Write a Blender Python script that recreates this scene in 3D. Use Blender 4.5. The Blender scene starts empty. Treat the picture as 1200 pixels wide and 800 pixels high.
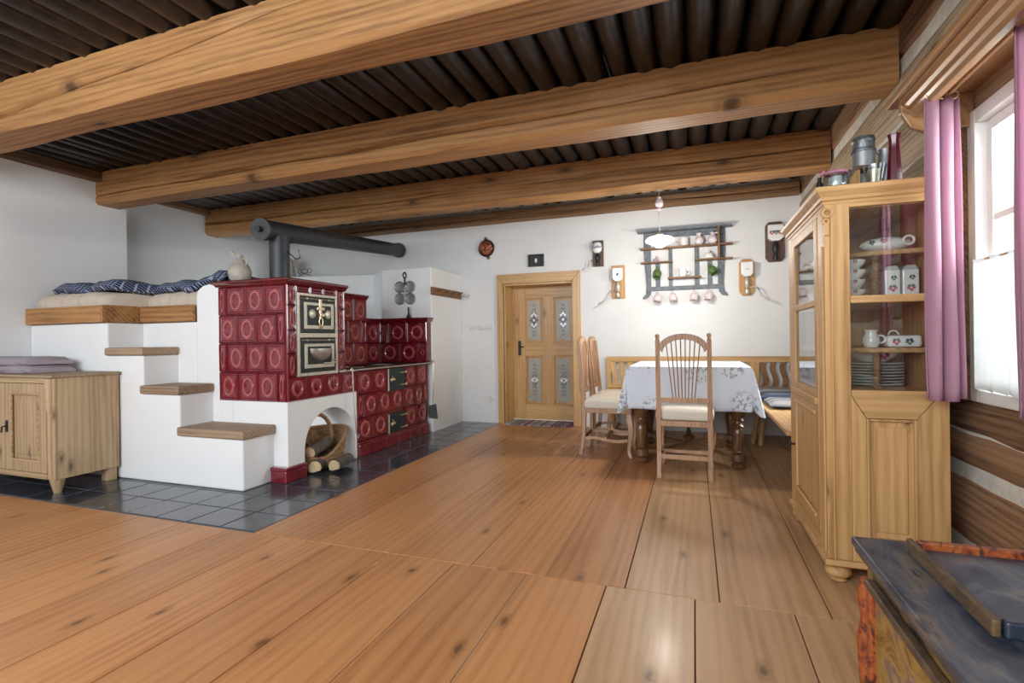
import bpy, bmesh, math, random
from mathutils import Vector, Matrix
random.seed(7)
S = bpy.context.scene
COL = S.collection
PI = math.pi
# ------------------------------------------------------------------ camera
F_PX = 595.56
yaw, pit, rol = 0.34334, -0.00076, -0.01364
def camera():
    cam = bpy.data.cameras.new('camera'); co = bpy.data.objects.new('camera', cam); COL.objects.link(co)
    cam.sensor_fit = 'HORIZONTAL'; cam.sensor_width = 36; cam.lens = F_PX / 1200 * 36
    cam.shift_y = -(400 - 398.0) / 1200
    cam.clip_start = 0.05
    A = Matrix(((math.cos(yaw), math.sin(yaw), 0), (0, 0, -1), (-math.sin(yaw), math.cos(yaw), 0)))
    c, s = math.cos(pit), math.sin(pit); P = Matrix(((1, 0, 0), (0, c, s), (0, -s, c)))
    c, s = math.cos(rol), math.sin(rol); Q = Matrix(((c, -s, 0), (s, c, 0), (0, 0, 1)))
    M = Q @ P @ A
    r, d, f = M[0], M[1], M[2]
    co.matrix_world = Matrix(((r[0], -d[0], -f[0], 0), (r[1], -d[1], -f[1], 0), (r[2], -d[2], -f[2], 1.0), (0, 0, 0, 1)))
    S.camera = co
camera()
# ------------------------------------------------------------------ world, lights, exposure
w = bpy.data.worlds.new('world'); S.world = w; w.use_nodes = True
bg = w.node_tree.nodes['Background']; bg.inputs[0].default_value = (0.86, 0.93, 1.0, 1); bg.inputs[1].default_value = 1.6
S.view_settings.view_transform = 'Standard'; S.view_settings.look = 'None'
S.view_settings.exposure = 0.66; S.view_settings.gamma = 1; S.view_settings.use_curve_mapping = False
def area(name, loc, target, sx, sy, power, col=(1, 1, 1)):
    l = bpy.data.lights.new(name, 'AREA'); l.shape = 'RECTANGLE'; l.size = sx; l.size_y = sy; l.energy = power; l.color = col
    o = bpy.data.objects.new(name, l); COL.objects.link(o); o.location = loc
    o.rotation_euler = (Vector(target) - Vector(loc)).to_track_quat('-Z', 'Y').to_euler(); return o
area('window_daylight', (1.45, 2.06, 1.5), (-1.0, 2.06, .9), 1.1, 1.3, 40, (0.88, 0.94, 1.0))
area('side_window_daylight', (1.45, 4.3, 1.6), (-1.5, 4.3, .8), 1.2, 1.3, 75, (0.93, 0.96, 1.0))  # added light for the dining corner, outside the invented second window
area('rear_window_daylight', (-1.8, -1.3, 1.9), (-2.4, 4.5, 1.0), 3.6, 1.4, 90, (0.88, 0.94, 1.0))
# ------------------------------------------------------------------ materials
MATS = {}
def _new(name):
    m = bpy.data.materials.new(name); m.use_nodes = True; MATS[name] = m
    nt = m.node_tree; b = nt.nodes['Principled BSDF']; return m, nt, b
def N(nt, t, **kw):
    n = nt.nodes.new(t)
    for k, v in kw.items(): setattr(n, k, v)
    return n
def ramp(nt, fac, stops):
    r = N(nt, 'ShaderNodeValToRGB'); e = r.color_ramp.elements
    while len(e) < len(stops): e.new(0.5)
    for i, (p, c) in enumerate(stops): e[i].position = p; e[i].color = (*c, 1) if len(c) == 3 else c
    nt.links.new(fac, r.inputs[0]); return r.outputs[0]
def mix(nt, fac, a, b, mode='MIX'):
    m = N(nt, 'ShaderNodeMix', data_type='RGBA', blend_type=mode)
    for s, v in ((m.inputs[0], fac), (m.inputs[6], a), (m.inputs[7], b)):
        if hasattr(v, 'links'): nt.links.new(v, s)
        else: s.default_value = v if not isinstance(v, tuple) else (*v[:3], 1)
    return m.outputs[2]
def math_(nt, op, a, b=None):
    m = N(nt, 'ShaderNodeMath', operation=op)
    for i, v in enumerate((a, b)):
        if v is None: continue
        if hasattr(v, 'links'): nt.links.new(v, m.inputs[i])
        else: m.inputs[i].default_value = v
    return m.outputs[0]
def coords(nt, scale=(1, 1, 1), rnd=True):
    tc = N(nt, 'ShaderNodeTexCoord'); v = tc.outputs['Object']
    if rnd:
        oi = N(nt, 'ShaderNodeObjectInfo'); mu = math_(nt, 'MULTIPLY', oi.outputs['Random'], 37.0)
        ad = N(nt, 'ShaderNodeVectorMath', operation='ADD'); nt.links.new(v, ad.inputs[0]); nt.links.new(mu, ad.inputs[1]); v = ad.outputs[0]
    mp = N(nt, 'ShaderNodeMapping'); mp.inputs['Scale'].default_value = scale; nt.links.new(v, mp.inputs[0]); return mp.outputs[0]
def noise(nt, vec, scale, detail=4, dist=0.0, rough=.55):
    n = N(nt, 'ShaderNodeTexNoise'); n.inputs['Scale'].default_value = scale; n.inputs['Detail'].default_value = detail
    n.inputs['Distortion'].default_value = dist; n.inputs['Roughness'].default_value = rough
    nt.links.new(vec, n.inputs['Vector']); return n.outputs[0]
def bump(nt, b, h, strength, dist=.01):
    bp = N(nt, 'ShaderNodeBump'); bp.inputs['Strength'].default_value = strength; bp.inputs['Distance'].default_value = dist
    nt.links.new(h, bp.inputs['Height']); nt.links.new(bp.outputs[0], b.inputs['Normal'])
def plain(name, col, rough=.5, metal=0, coat=0, spec=None, emit=None, var=0, vscale=8, bmp=0, alpha=None):
    m, nt, b = _new(name)
    b.inputs['Base Color'].default_value = (*col, 1); b.inputs['Roughness'].default_value = rough; b.inputs['Metallic'].default_value = metal
    b.inputs['Coat Weight'].default_value = coat; b.inputs['Coat Roughness'].default_value = .08
    if spec is not None: b.inputs['Specular IOR Level'].default_value = spec
    if emit: b.inputs['Emission Color'].default_value = (*col, 1); b.inputs['Emission Strength'].default_value = emit
    v = coords(nt)
    n = noise(nt, v, vscale, 5)
    k = var or .05
    nt.links.new(ramp(nt, n, [(.25, tuple(c * (1 - k) for c in col)), (.75, tuple(min(1, c * (1 + k)) for c in col))]), b.inputs['Base Color'])
    if bmp: bump(nt, b, n, bmp)
    return m
def wood(name, dark, light, axis='Y', rough=.5, scale=1.0, knots=.5, tint=.12, coat=0, bmp=.12, ring=.55, ks_=4.0):
    m, nt, b = _new(name)
    st = {'X': (.055, 1, 1), 'Y': (1, .055, 1), 'Z': (1, 1, .055)}[axis]
    v = coords(nt, tuple(s * scale for s in st))
    big = noise(nt, v, 2.6, 3, .9)
    mid = noise(nt, v, 13, 4, .5, .6)
    mx = mix(nt, .12, v, N_color(nt, v, 1.6))
    wv = N(nt, 'ShaderNodeTexWave', wave_type='RINGS'); wv.rings_direction = 'SPHERICAL'
    wv.inputs['Scale'].default_value = 11; wv.inputs['Distortion'].default_value = 5; wv.inputs['Detail'].default_value = 3; wv.inputs['Detail Scale'].default_value = 2
    nt.links.new(mx, wv.inputs['Vector'])
    fine = noise(nt, v, 75, 4, .3, .7)
    f = math_(nt, 'ADD', math_(nt, 'ADD', math_(nt, 'MULTIPLY', big, .34), math_(nt, 'MULTIPLY', mid, .30)), math_(nt, 'ADD', math_(nt, 'MULTIPLY', wv.outputs['Fac'], .10 * ring / .5), math_(nt, 'MULTIPLY', fine, .26)))
    c = ramp(nt, f, [(.36, dark), (.50, tuple((a + 2 * b_) / 3 for a, b_ in zip(dark, light))), (.62, light)])
    if knots:
        kc = N(nt, 'ShaderNodeSeparateXYZ'); nt.links.new(coords(nt), kc.inputs[0]); ax = 'XYZ'.index(axis); o1, o2 = [q for q in range(3) if q != ax]
        kb = N(nt, 'ShaderNodeCombineXYZ'); nt.links.new(math_(nt, 'MULTIPLY', kc.outputs[ax], .42), kb.inputs[0]); nt.links.new(math_(nt, 'ADD', kc.outputs[o1], kc.outputs[o2]), kb.inputs[1])
        wob = N(nt, 'ShaderNodeVectorMath', operation='SCALE'); nt.links.new(N_color(nt, coords(nt), 30), wob.inputs[0]); wob.inputs['Scale'].default_value = .02
        ka = N(nt, 'ShaderNodeVectorMath', operation='ADD'); nt.links.new(kb.outputs[0], ka.inputs[0]); nt.links.new(wob.outputs[0], ka.inputs[1]); kv = ka.outputs[0]
        vo = N(nt, 'ShaderNodeTexVoronoi', voronoi_dimensions='2D'); vo.inputs['Scale'].default_value = ks_
        nt.links.new(kv, vo.inputs['Vector'])
        sel = N(nt, 'ShaderNodeSeparateColor'); nt.links.new(vo.outputs['Color'], sel.inputs[0])
        gate = math_(nt, 'LESS_THAN', sel.outputs[0], knots)
        kd = ramp(nt, vo.outputs['Distance'], [(.02, (1, 1, 1)), (.05, (.6, .6, .6)), (.06, (.25, .25, .25)), (.075, (.4, .4, .4)), (.13, (0, 0, 0))])
        kf = math_(nt, 'MULTIPLY', math_(nt, 'MULTIPLY', kd, gate), .85)
        c = mix(nt, kf, c, tuple(x * .3 for x in dark))
    hs = N(nt, 'ShaderNodeHueSaturation'); oi = N(nt, 'ShaderNodeObjectInfo')
    val = math_(nt, 'ADD', math_(nt, 'MULTIPLY', oi.outputs['Random'], 2 * tint), 1 - tint); nt.links.new(val, hs.inputs['Value']); nt.links.new(c, hs.inputs['Color'])
    nt.links.new(hs.outputs[0], b.inputs['Base Color'])
    b.inputs['Roughness'].default_value = rough; b.inputs['Coat Weight'].default_value = coat; b.inputs['Coat Roughness'].default_value = .18
    if bmp: bump(nt, b, f, bmp)
    return m
def N_color(nt, vec, scale):
    n = N(nt, 'ShaderNodeTexNoise'); n.inputs['Scale'].default_value = scale; n.inputs['Detail'].default_value = 3; nt.links.new(vec, n.inputs['Vector']); return n.outputs['Color']

PLASTER = plain('white lime plaster', (.74, .74, .73), .9, var=.03, vscale=3, bmp=.12)
PLASTER2 = plain('smooth white masonry plaster', (.80, .80, .79), .85, var=.02, vscale=4, bmp=.1)
CHINK = plain('lime chinking', (.60, .56, .48), .95, var=.15, vscale=20, bmp=.4)
FLOOR = wood('honey pine floor', (.37, .145, .05), (.57, .26, .098), 'Y', .40, 1.0, .35, .08, coat=.12, bmp=.04, ks_=4.5)
FLOOR2 = wood('daylight tinted pine floor', (.38, .20, .085), (.57, .33, .165), 'Y', .40, 1.0, .35, .06, coat=.12, bmp=.04, ks_=4.5)  # paler copy for the right boards, daylight wash put into the colour
BEAM = wood('old spruce beam', (.14, .052, .013), (.44, .22, .075), 'X', .6, 1.2, .8, .06, bmp=.3, ks_=2.6)
LEDGE = wood('dark ledger wood', (.06, .028, .01), (.20, .10, .04), 'Y', .65, 1.4, .4, .08, bmp=.4)
LEDGEX = wood('brown wall beam wood', (.09, .042, .016), (.26, .14, .065), 'X', .65, 1.4, .4, .08, bmp=.4)
LOG = wood('old log wood', (.08, .038, .018), (.32, .175, .09), 'Y', .7, 1.5, .9, .18, bmp=.6, ks_=2.6)
LOGP = wood('pale log wood', (.15, .095, .05), (.46, .34, .215), 'Y', .7, 1.5, .9, .12, bmp=.6, ks_=2.6)
POLE = plain('dark tarred pole', (.017, .012, .010), .36, var=.7, vscale=14, bmp=.35)
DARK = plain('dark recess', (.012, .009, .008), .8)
PINE = wood('stripped pine', (.33, .165, .055), (.58, .34, .135), 'Z', .5, 1.2, .5, .04, bmp=.06, ks_=4.5)
PINEX = wood('stripped pine cross grain', (.33, .165, .055), (.58, .34, .135), 'X', .5, 1.2, .5, .04, bmp=.06, ks_=4.5)
PINEY = wood('stripped pine lengthwise', (.33, .165, .055), (.58, .34, .135), 'Y', .5, 1.2, .5, .04, bmp=.06, ks_=4.5)
DPINE = wood('beige stripped dresser pine', (.27, .165, .085), (.50, .355, .205), 'Z', .55, 1.2, .5, .04, bmp=.06, ks_=4.5)
DPINEX = wood('beige stripped dresser pine cross grain', (.27, .165, .085), (.50, .355, .205), 'X', .55, 1.2, .5, .04, bmp=.06, ks_=4.5)
GREYPINE = wood('greyed pine', (.20, .13, .07), (.42, .31, .20), 'X', .6, 1.3, .5, .05, bmp=.15)
DOORW = wood('oiled door pine', (.36, .19, .06), (.60, .36, .14), 'Z', .42, 1.2, .3, .05, coat=.15, bmp=.05, ring=.4)
DOORX = wood('oiled door pine cross', (.36, .19, .06), (.60, .36, .14), 'X', .42, 1.2, .3, .05, coat=.15, bmp=.05, ring=.4)
PELM = wood('oiled pelmet pine', (.22, .10, .035), (.42, .23, .10), 'Y', .38, 1.2, .2, .04, coat=.2, bmp=.03)
CHAIRW = wood('pale oak chair wood', (.27, .14, .075), (.50, .30, .175), 'Z', .45, 2, 0, .05, bmp=.06)
CANE = wood('brown caned back', (.20, .085, .04), (.36, .18, .09), 'Z', .6, 4, 0, .05, bmp=.3)
WALNUT = wood('dark walnut', (.06, .025, .010), (.20, .095, .038), 'Z', .3, 2, 0, .06, coat=.4, bmp=.05)
TREAD = wood('worn tread wood', (.20, .125, .07), (.42, .29, .185), 'X', .6, 1.4, .4, .08, bmp=.25)
RACKW = wood('dark rack wood', (.09, .04, .015), (.28, .14, .055), 'Y', .6, 2, .3, .05, bmp=.25)
ORBOARD = wood('orange mill board', (.36, .16, .045), (.60, .33, .12), 'Z', .5, 3, 0, .06, bmp=.1)
BRBOARD = wood('dark mill board', (.045, .022, .014), (.14, .075, .045), 'Z', .5, 3, 0, .06, bmp=.1)
FIRE = wood('split firewood', (.30, .19, .09), (.66, .50, .30), 'Y', .8, 4, 0, .15, bmp=.4)
BARK = plain('firewood bark', (.11, .09, .07), .9, var=.4, vscale=30, bmp=.5)
WICK = plain('willow wicker', (.30, .17, .08), .65, var=.4, vscale=40, bmp=.4)
SLATE = plain('slate hearth tile', (.035, .042, .055), .2, var=.75, vscale=7, bmp=.06, coat=.3)
GROUT = plain('tile grout', (.10, .10, .11), .9)
FILL = plain('floor seam with painted reflection', (.58, .44, .30), .7)  # whitish reflection along the left seams is put into this colour
FILLD = plain('dark floor seam', (.09, .045, .02), .8)
RED = plain('maroon stove glaze', (.17, .010, .020), .15, var=.35, vscale=10, coat=.8)
REDL = plain('thin glaze on raised edges', (.36, .085, .085), .2, var=.3, vscale=18, coat=.7)
REDD = plain('dark maroon cornice glaze', (.12, .006, .010), .14, coat=.8, var=.3)
IRON = plain('black cast iron', (.018, .022, .022), .42, .3, var=.3, vscale=20, bmp=.1)
PIPE = plain('graphite stovepipe', (.045, .048, .052), .48, .35, var=.2, vscale=12)
GREENIRON = plain('dark enamelled iron door', (.03, .055, .06), .35, .4, var=.2)
STEEL = plain('brushed steel', (.52, .50, .46), .35, .85, var=.1, vscale=30)
CREAMST = plain('aged cream metal band', (.52, .49, .40), .4, .5, var=.15, vscale=30)
BRASS = plain('polished brass', (.72, .60, .40), .3, .85, var=.1)
COPPER = plain('embossed copper', (.24, .075, .04), .35, .8, var=.5, vscale=60, bmp=.5)
PEWTER = plain('pewter', (.30, .31, .31), .48, .7, var=.15, vscale=12)
PORC = plain('white porcelain', (.82, .82, .80), .18, coat=.5)
PORCP = plain('pink patterned porcelain', (.72, .60, .60), .2, coat=.5, var=.3, vscale=60)
GREENC = plain('green glazed ceramic', (.085, .15, .04), .25, coat=.4, var=.3, vscale=30)
BLUEPRINT = plain('cobalt blue print', (.03, .05, .16), .4)
REDPRINT = plain('floral red print', (.50, .10, .12), .4, var=.3)
GREENPRINT = plain('floral green print', (.08, .18, .08), .4, var=.3)
STONEW = plain('grey stoneware', (.40, .35, .29), .5, var=.25, vscale=20)
GLASSRED = plain('dark red vase glass', (.085, .003, .012), .2, coat=.3)
CREAMCLOTH = plain('cream seat fabric', (.68, .62, .52), .9, var=.05, vscale=60, bmp=.15)
SHEET = plain('beige fitted sheet', (.56, .47, .37), .92, var=.08, vscale=6, bmp=.5)
MAUVE = plain('grey mauve folded blanket', (.38, .32, .35), .95, var=.12, vscale=50, bmp=.3)
PINK = plain('dusty pink cotton', (.52, .30, .38), .9, var=.08, vscale=5, bmp=.15)
GREYBLUE = plain('worn grey blue paint', (.13, .15, .17), .6, var=.45, vscale=22, bmp=.2)
WHITEPAINT = plain('white window paint', (.72, .70, .66), .4, var=.05)
SWITCHW = plain('white switch enamel', (.72, .71, .68), .3)
BLACKF = plain('black lacquered frame', (.012, .011, .010), .25)
MUSLIN = plain('dark blue cushion cotton', (.045, .055, .085), .9)
def translucent(m, w=.35, col=(.9, .9, .9), transp=0):
    nt = m.node_tree; b = nt.nodes['Principled BSDF']; out = nt.nodes['Material Output']
    t = N(nt, 'ShaderNodeBsdfTranslucent'); t.inputs[0].default_value = (*col, 1)
    ms = N(nt, 'ShaderNodeMixShader'); ms.inputs[0].default_value = w; nt.links.new(b.outputs[0], ms.inputs[1]); nt.links.new(t.outputs[0], ms.inputs[2]); last = ms.outputs[0]
    if transp:
        tr = N(nt, 'ShaderNodeBsdfTransparent'); m2 = N(nt, 'ShaderNodeMixShader'); m2.inputs[0].default_value = transp
        nt.links.new(last, m2.inputs[1]); nt.links.new(tr.outputs[0], m2.inputs[2]); last = m2.outputs[0]
    nt.links.new(last, out.inputs[0])
translucent(PINK, .35, (.75, .42, .55))
LACE = plain('white lace net', (.72, .72, .70), .9, var=.08, vscale=80); translucent(LACE, .38, (.7, .7, .69), .12)
def glass(name, tint=(1, 1, 1), refl=.10, rough=.02):
    m, nt, b = _new(name); out = nt.nodes['Material Output']
    tr = N(nt, 'ShaderNodeBsdfTransparent'); tr.inputs[0].default_value = (*tint, 1)
    gl = N(nt, 'ShaderNodeBsdfGlossy'); gl.inputs['Roughness'].default_value = rough
    fr = N(nt, 'ShaderNodeLayerWeight'); fr.inputs[0].default_value = .5
    ad = math_(nt, 'ADD', math_(nt, 'MULTIPLY', math_(nt, 'POWER', fr.outputs['Facing'], 4.0), .55), refl * .45)
    ms = N(nt, 'ShaderNodeMixShader'); nt.links.new(ad, ms.inputs[0]); nt.links.new(tr.outputs[0], ms.inputs[1]); nt.links.new(gl.outputs[0], ms.inputs[2])
    nt.links.new(ms.outputs[0], out.inputs[0]); return m
GLASS = glass('clear pane glass', (.96, .98, .97), .22)
JARGLASS = glass('clear jar glass', (.82, .86, .86), .2)
OPAL = plain('lit opal glass shade', (1, .97, .92), .3, emit=9)
def stripes(name, cols, axis, freq, rough=.95):
    m, nt, b = _new(name); v = coords(nt, (1, 1, 1), False); sp = N(nt, 'ShaderNodeSeparateXYZ'); nt.links.new(v, sp.inputs[0])
    n = noise(nt, v, 10, 2); x = math_(nt, 'ADD', math_(nt, 'MULTIPLY', sp.outputs[axis], freq), math_(nt, 'MULTIPLY', n, .5))
    wn = N(nt, 'ShaderNodeTexWhiteNoise', noise_dimensions='1D'); nt.links.new(math_(nt, 'FLOOR', x), wn.inputs['W'])
    st = [(i / len(cols), c) for i, c in enumerate(cols)]
    r = ramp(nt, wn.outputs['Value'], st); r.node.color_ramp.interpolation = 'CONSTANT'
    nt.links.new(r, b.inputs['Base Color']); b.inputs['Roughness'].default_value = rough
    bump(nt, b, noise(nt, v, 120, 2), .3); return m
RAG = stripes('woven rag stripes', [(.35, .33, .34), (.12, .08, .10), (.22, .04, .07), (.45, .42, .40), (.08, .09, .16), (.30, .18, .22)], 0, 62)
CUSH = stripes('grey blue striped cushion weave', [(.05, .055, .07), (.12, .13, .15), (.04, .05, .09), (.30, .30, .31)], 1, 22)
CUSHP = stripes('pale patterned cushion weave', [(.20, .18, .17), (.34, .31, .28), (.07, .07, .09), (.27, .25, .22)], 1, 90)
def plaid():
    m, nt, b = _new('navy and white check cotton'); v = coords(nt, (1, 1, 1), False); sp = N(nt, 'ShaderNodeSeparateXYZ'); nt.links.new(v, sp.inputs[0])
    def line(k):
        a = math_(nt, 'FRACT', math_(nt, 'MULTIPLY', math_(nt, 'ADD', sp.outputs[k], math_(nt, 'MULTIPLY', sp.outputs[2], 1.0 if k == 1 else .3)), 34.0))
        return math_(nt, 'LESS_THAN', a, .18)
    f = math_(nt, 'MAXIMUM', line(0), line(1))
    nt.links.new(mix(nt, f, (.008, .015, .055), (.30, .34, .42)), b.inputs['Base Color']); b.inputs['Roughness'].default_value = .9
    return m
PLAID = plaid()
def tablecloth_mat():
    m, nt, b = _new('white embroidered table linen'); v = coords(nt, (1, 1, 1), False)
    vo = N(nt, 'ShaderNodeTexVoronoi'); vo.inputs['Scale'].default_value = 3.4; vo.inputs['Randomness'].default_value = .35; nt.links.new(v, vo.inputs['Vector'])
    mask = ramp(nt, vo.outputs['Distance'], [(.28, (1, 1, 1)), (.40, (0, 0, 0))])
    n = noise(nt, v, 42, 5, .5); sp = ramp(nt, n, [(.52, (0, 0, 0)), (.58, (1, 1, 1))])
    f = math_(nt, 'MULTIPLY', math_(nt, 'MULTIPLY', mask, sp), .75)
    cc = ramp(nt, noise(nt, v, 8, 1), [(.4, (.10, .18, .12)), (.55, (.28, .20, .22)), (.7, (.15, .16, .24))])
    nt.links.new(mix(nt, f, (.66, .71, .79), cc), b.inputs['Base Color']); b.inputs['Roughness'].default_value = .85
    bump(nt, b, noise(nt, v, 9, 3), .15, .02); return m
LINEN = tablecloth_mat()
def worn(name, cols, scale, rough, coat=0):
    m, nt, b = _new(name); v = coords(nt, (1.4, .55, 1), False)
    n = noise(nt, v, scale, 8, 1.2, .65); nt.links.new(ramp(nt, n, cols), b.inputs['Base Color']); b.inputs['Roughness'].default_value = rough; b.inputs['Coat Weight'].default_value = coat
    bump(nt, b, n, .25); return m
CHESTTOP = worn('worn blue black chest paint', [(.34, (.008, .010, .016)), (.47, (.03, .038, .06)), (.54, (.07, .08, .10)), (.62, (.16, .125, .095)), (.68, (.03, .035, .05))], 7, .38, 0)
CHESTSIDE = worn('flaking folk painted board', [(.35, (.02, .02, .022)), (.48, (.10, .065, .03)), (.58, (.26, .15, .05)), (.7, (.05, .05, .06))], 9, .5)
CHESTPANEL = worn('ochre painted chest panel', [(.35, (.20, .09, .02)), (.48, (.38, .22, .05)), (.58, (.18, .10, .09)), (.7, (.45, .30, .10))], 14, .5)
CHESTRED = worn('orange red chest moulding', [(.36, (.05, .008, .005)), (.46, (.26, .05, .015)), (.56, (.38, .10, .02)), (.64, (.07, .02, .01))], 18, .45)
EDGEWOOD = worn('worn brown lid edge', [(.3, (.03, .02, .015)), (.55, (.13, .075, .035)), (.75, (.03, .022, .02))], 16, .5)
DOORGL = worn('frosted pale door panel', [(.3, (.30, .27, .17)), (.6, (.38, .36, .30)), (.8, (.26, .30, .32))], 6, .3)
PURPLE = plain('dark violet glass paint', (.12, .09, .14), .3, var=.3, vscale=40)

# ------------------------------------------------------------------ mesh builder
ROOT = {}
class MB:
    def __init__(self): self.bm = bmesh.new(); self.mi = 0
    def mat(self, i): self.mi = i; return self
    def _f(self, vs, smooth=False):
        try: f = self.bm.faces.new(vs); f.material_index = self.mi; return f
        except ValueError: return None
    def hexa(self, p):
        v = [self.bm.verts.new(q) for q in p]
        for f in ((0, 3, 2, 1), (4, 5, 6, 7), (0, 1, 5, 4), (1, 2, 6, 5), (2, 3, 7, 6), (3, 0, 4, 7)): self._f([v[i] for i in f])
        return self
    def box(self, x0, x1, y0, y1, z0, z1):
        return self.hexa([(x0, y0, z0), (x1, y0, z0), (x1, y1, z0), (x0, y1, z0), (x0, y0, z1), (x1, y0, z1), (x1, y1, z1), (x0, y1, z1)])
    def prism(self, pts, plane, a, b):
        def P(u, v, t): return {'xz': (u, t, v), 'yz': (t, u, v), 'xy': (u, v, t)}[plane]
        A = [self.bm.verts.new(P(u, v, a)) for u, v in pts]; B = [self.bm.verts.new(P(u, v, b)) for u, v in pts]
        self._f(A); self._f(B[::-1]); n = len(pts)
        for i in range(n): self._f([A[i], B[i], B[(i + 1) % n], A[(i + 1) % n]])
        return self
    def loft(self, rings, cap=True, closed=True):
        R = [[self.bm.verts.new(p) for p in r] for r in rings]; n = len(R[0])
        for a, b in zip(R, R[1:]):
            for i in range(n if closed else n - 1): self._f([a[i], a[(i + 1) % n], b[(i + 1) % n], b[i]])
        if cap and closed: self._f(R[0][::-1]); self._f(R[-1])
        return self
    def lathe(self, prof, c=(0, 0, 0), n=20, ax='Z', sx=1, sy=1, cap=True):
        rings = []
        for r, z in prof:
            r = max(r, 1e-4); ring = []
            for i in range(n):
                a = 2 * PI * i / n; u, v = r * math.cos(a) * sx, r * math.sin(a) * sy
                p = {'Z': (u, v, z), 'Y': (u, z, v), 'X': (z, u, v)}[ax]; ring.append((c[0] + p[0], c[1] + p[1], c[2] + p[2]))
            rings.append(ring)
        return self.loft(rings, cap)
    def tube(self, pts, r, n=8, taper=None):
        pts = [Vector(p) for p in pts]; rings = []; up = Vector((0, 0, 1))
        for i, p in enumerate(pts):
            d = (pts[min(i + 1, len(pts) - 1)] - pts[max(i - 1, 0)]).normalized()
            s = d.cross(up)
            if s.length < .05: s = d.cross(Vector((0, 1, 0)))
            s.normalize(); t = s.cross(d); rr = r if taper is None else r * taper[i]
            rings.append([p + (s * math.cos(2 * PI * k / n) + t * math.sin(2 * PI * k / n)) * rr for k in range(n)])
        return self.loft(rings)
    def ell(self, c, rx, ry, rz, nu=14, nv=9):
        rings = []
        for j in range(nv + 1):
            a = -PI / 2 + PI * j / nv; cr = max(math.cos(a), .01)
            rings.append([(c[0] + rx * cr * math.cos(2 * PI * i / nu), c[1] + ry * cr * math.sin(2 * PI * i / nu), c[2] + rz * math.sin(a)) for i in range(nu)])
        return self.loft(rings)
    def grid(self, f, nu, nv):
        V = [[self.bm.verts.new(f(i / nu, j / nv)) for j in range(nv + 1)] for i in range(nu + 1)]
        for i in range(nu):
            for j in range(nv): self._f([V[i][j], V[i + 1][j], V[i + 1][j + 1], V[i][j + 1]])
        return self
    def ring(self, c, R, r, ax='Y', n=20, m=8, sx=1, sz=1, a0=0, a1=2 * PI):
        full = abs(a1 - a0 - 2 * PI) < 1e-4; rings = []
        for i in range(n + (0 if full else 1)):
            a = a0 + (a1 - a0) * i / n; ca, sa = math.cos(a), math.sin(a); rg = []
            for k in range(m):
                b = 2 * PI * k / m; rr = R + r * math.cos(b); h = r * math.sin(b); u, v = rr * ca * sx, rr * sa * sz
                p = {'Y': (u, h, v), 'Z': (u, v, h), 'X': (h, u, v)}[ax]; rg.append((c[0] + p[0], c[1] + p[1], c[2] + p[2]))
            rings.append(rg)
        if full: rings.append(rings[0])
        self.loft(rings, not full)
        if full: bmesh.ops.remove_doubles(self.bm, verts=self.bm.verts, dist=1e-6)
        return self
    def build(self, name, mats, parent=None, bevel=0, smooth=None, solid=0, sub=0, seg=2):
        bm = self.bm
        if not isinstance(mats, (list, tuple)): mats = [mats]
        bmesh.ops.recalc_face_normals(bm, faces=bm.faces)
        loc = Vector((0, 0, 0))
        if parent is not None:
            p = parent
            while p.parent: p = p.parent
            bm.transform(ROOT[p.name])
        else:
            xs = [v.co for v in bm.verts]
            loc = Vector(((min(v.x for v in xs) + max(v.x for v in xs)) / 2, (min(v.y for v in xs) + max(v.y for v in xs)) / 2, min(v.z for v in xs)))
            bm.transform(Matrix.Translation(-loc))
        me = bpy.data.meshes.new(name); bm.to_mesh(me); bm.free()
        for m in mats: me.materials.append(m)
        if smooth is not None:
            me.polygons.foreach_set('use_smooth', [True] * len(me.polygons)); me.set_sharp_from_angle(angle=math.radians(smooth))
        o = bpy.data.objects.new(name, me); COL.objects.link(o)
        if parent is not None: o.parent = parent
        else: o.location = loc; ROOT[o.name] = Matrix.Translation(-loc)
        if solid: md = o.modifiers.new('solid', 'SOLIDIFY'); md.thickness = solid; md.offset = 0
        if bevel: md = o.modifiers.new('bevel', 'BEVEL'); md.width = bevel; md.segments = seg; md.limit_method = 'ANGLE'
        if sub: md = o.modifiers.new('sub', 'SUBSURF'); md.levels = sub; md.render_levels = sub
        return o
def thing(name, label, cat, loc=(0, 0, 0), rz=0, group=None):
    o = bpy.data.objects.new(name, None); COL.objects.link(o); o.empty_display_size = .1
    o.location = loc; o.rotation_euler = (0, 0, rz)
    if label: o['label'] = label; o['category'] = cat
    if group: o['group'] = group
    ROOT[o.name] = (Matrix.Translation(loc) @ Matrix.Rotation(rz, 4, 'Z')).inverted(); return o
def tag(o, label, cat, group=None):
    o['label'] = label; o['category'] = cat
    if group: o['group'] = group
    return o
def struct(o, label=None):
    o['kind'] = 'structure'
    if label: o['label'] = label; o['category'] = o.name.split('_')[0]
    return o
def setting(name, label):
    return struct(thing(name, None, None), label)
def B(name, mat, parent, *boxes, bevel=.003, label=None, **kw):
    m = MB()
    for b in boxes: m.box(*b)
    o = m.build(name, mat, parent, bevel=bevel, **kw)
    if label: o['label'] = label
    return o
def dup(root, loc, rz=None, label=None):
    r = root.copy(); COL.objects.link(r); r.location = loc
    if rz is not None: r.rotation_euler = (0, 0, rz)
    if label: r['label'] = label
    for ch in list(root.children):
        c = ch.copy(); COL.objects.link(c); c.parent = r
        for g in ch.children: d = g.copy(); COL.objects.link(d); d.parent = c
    return r
def jit(a): return random.uniform(-a, a)

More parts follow.
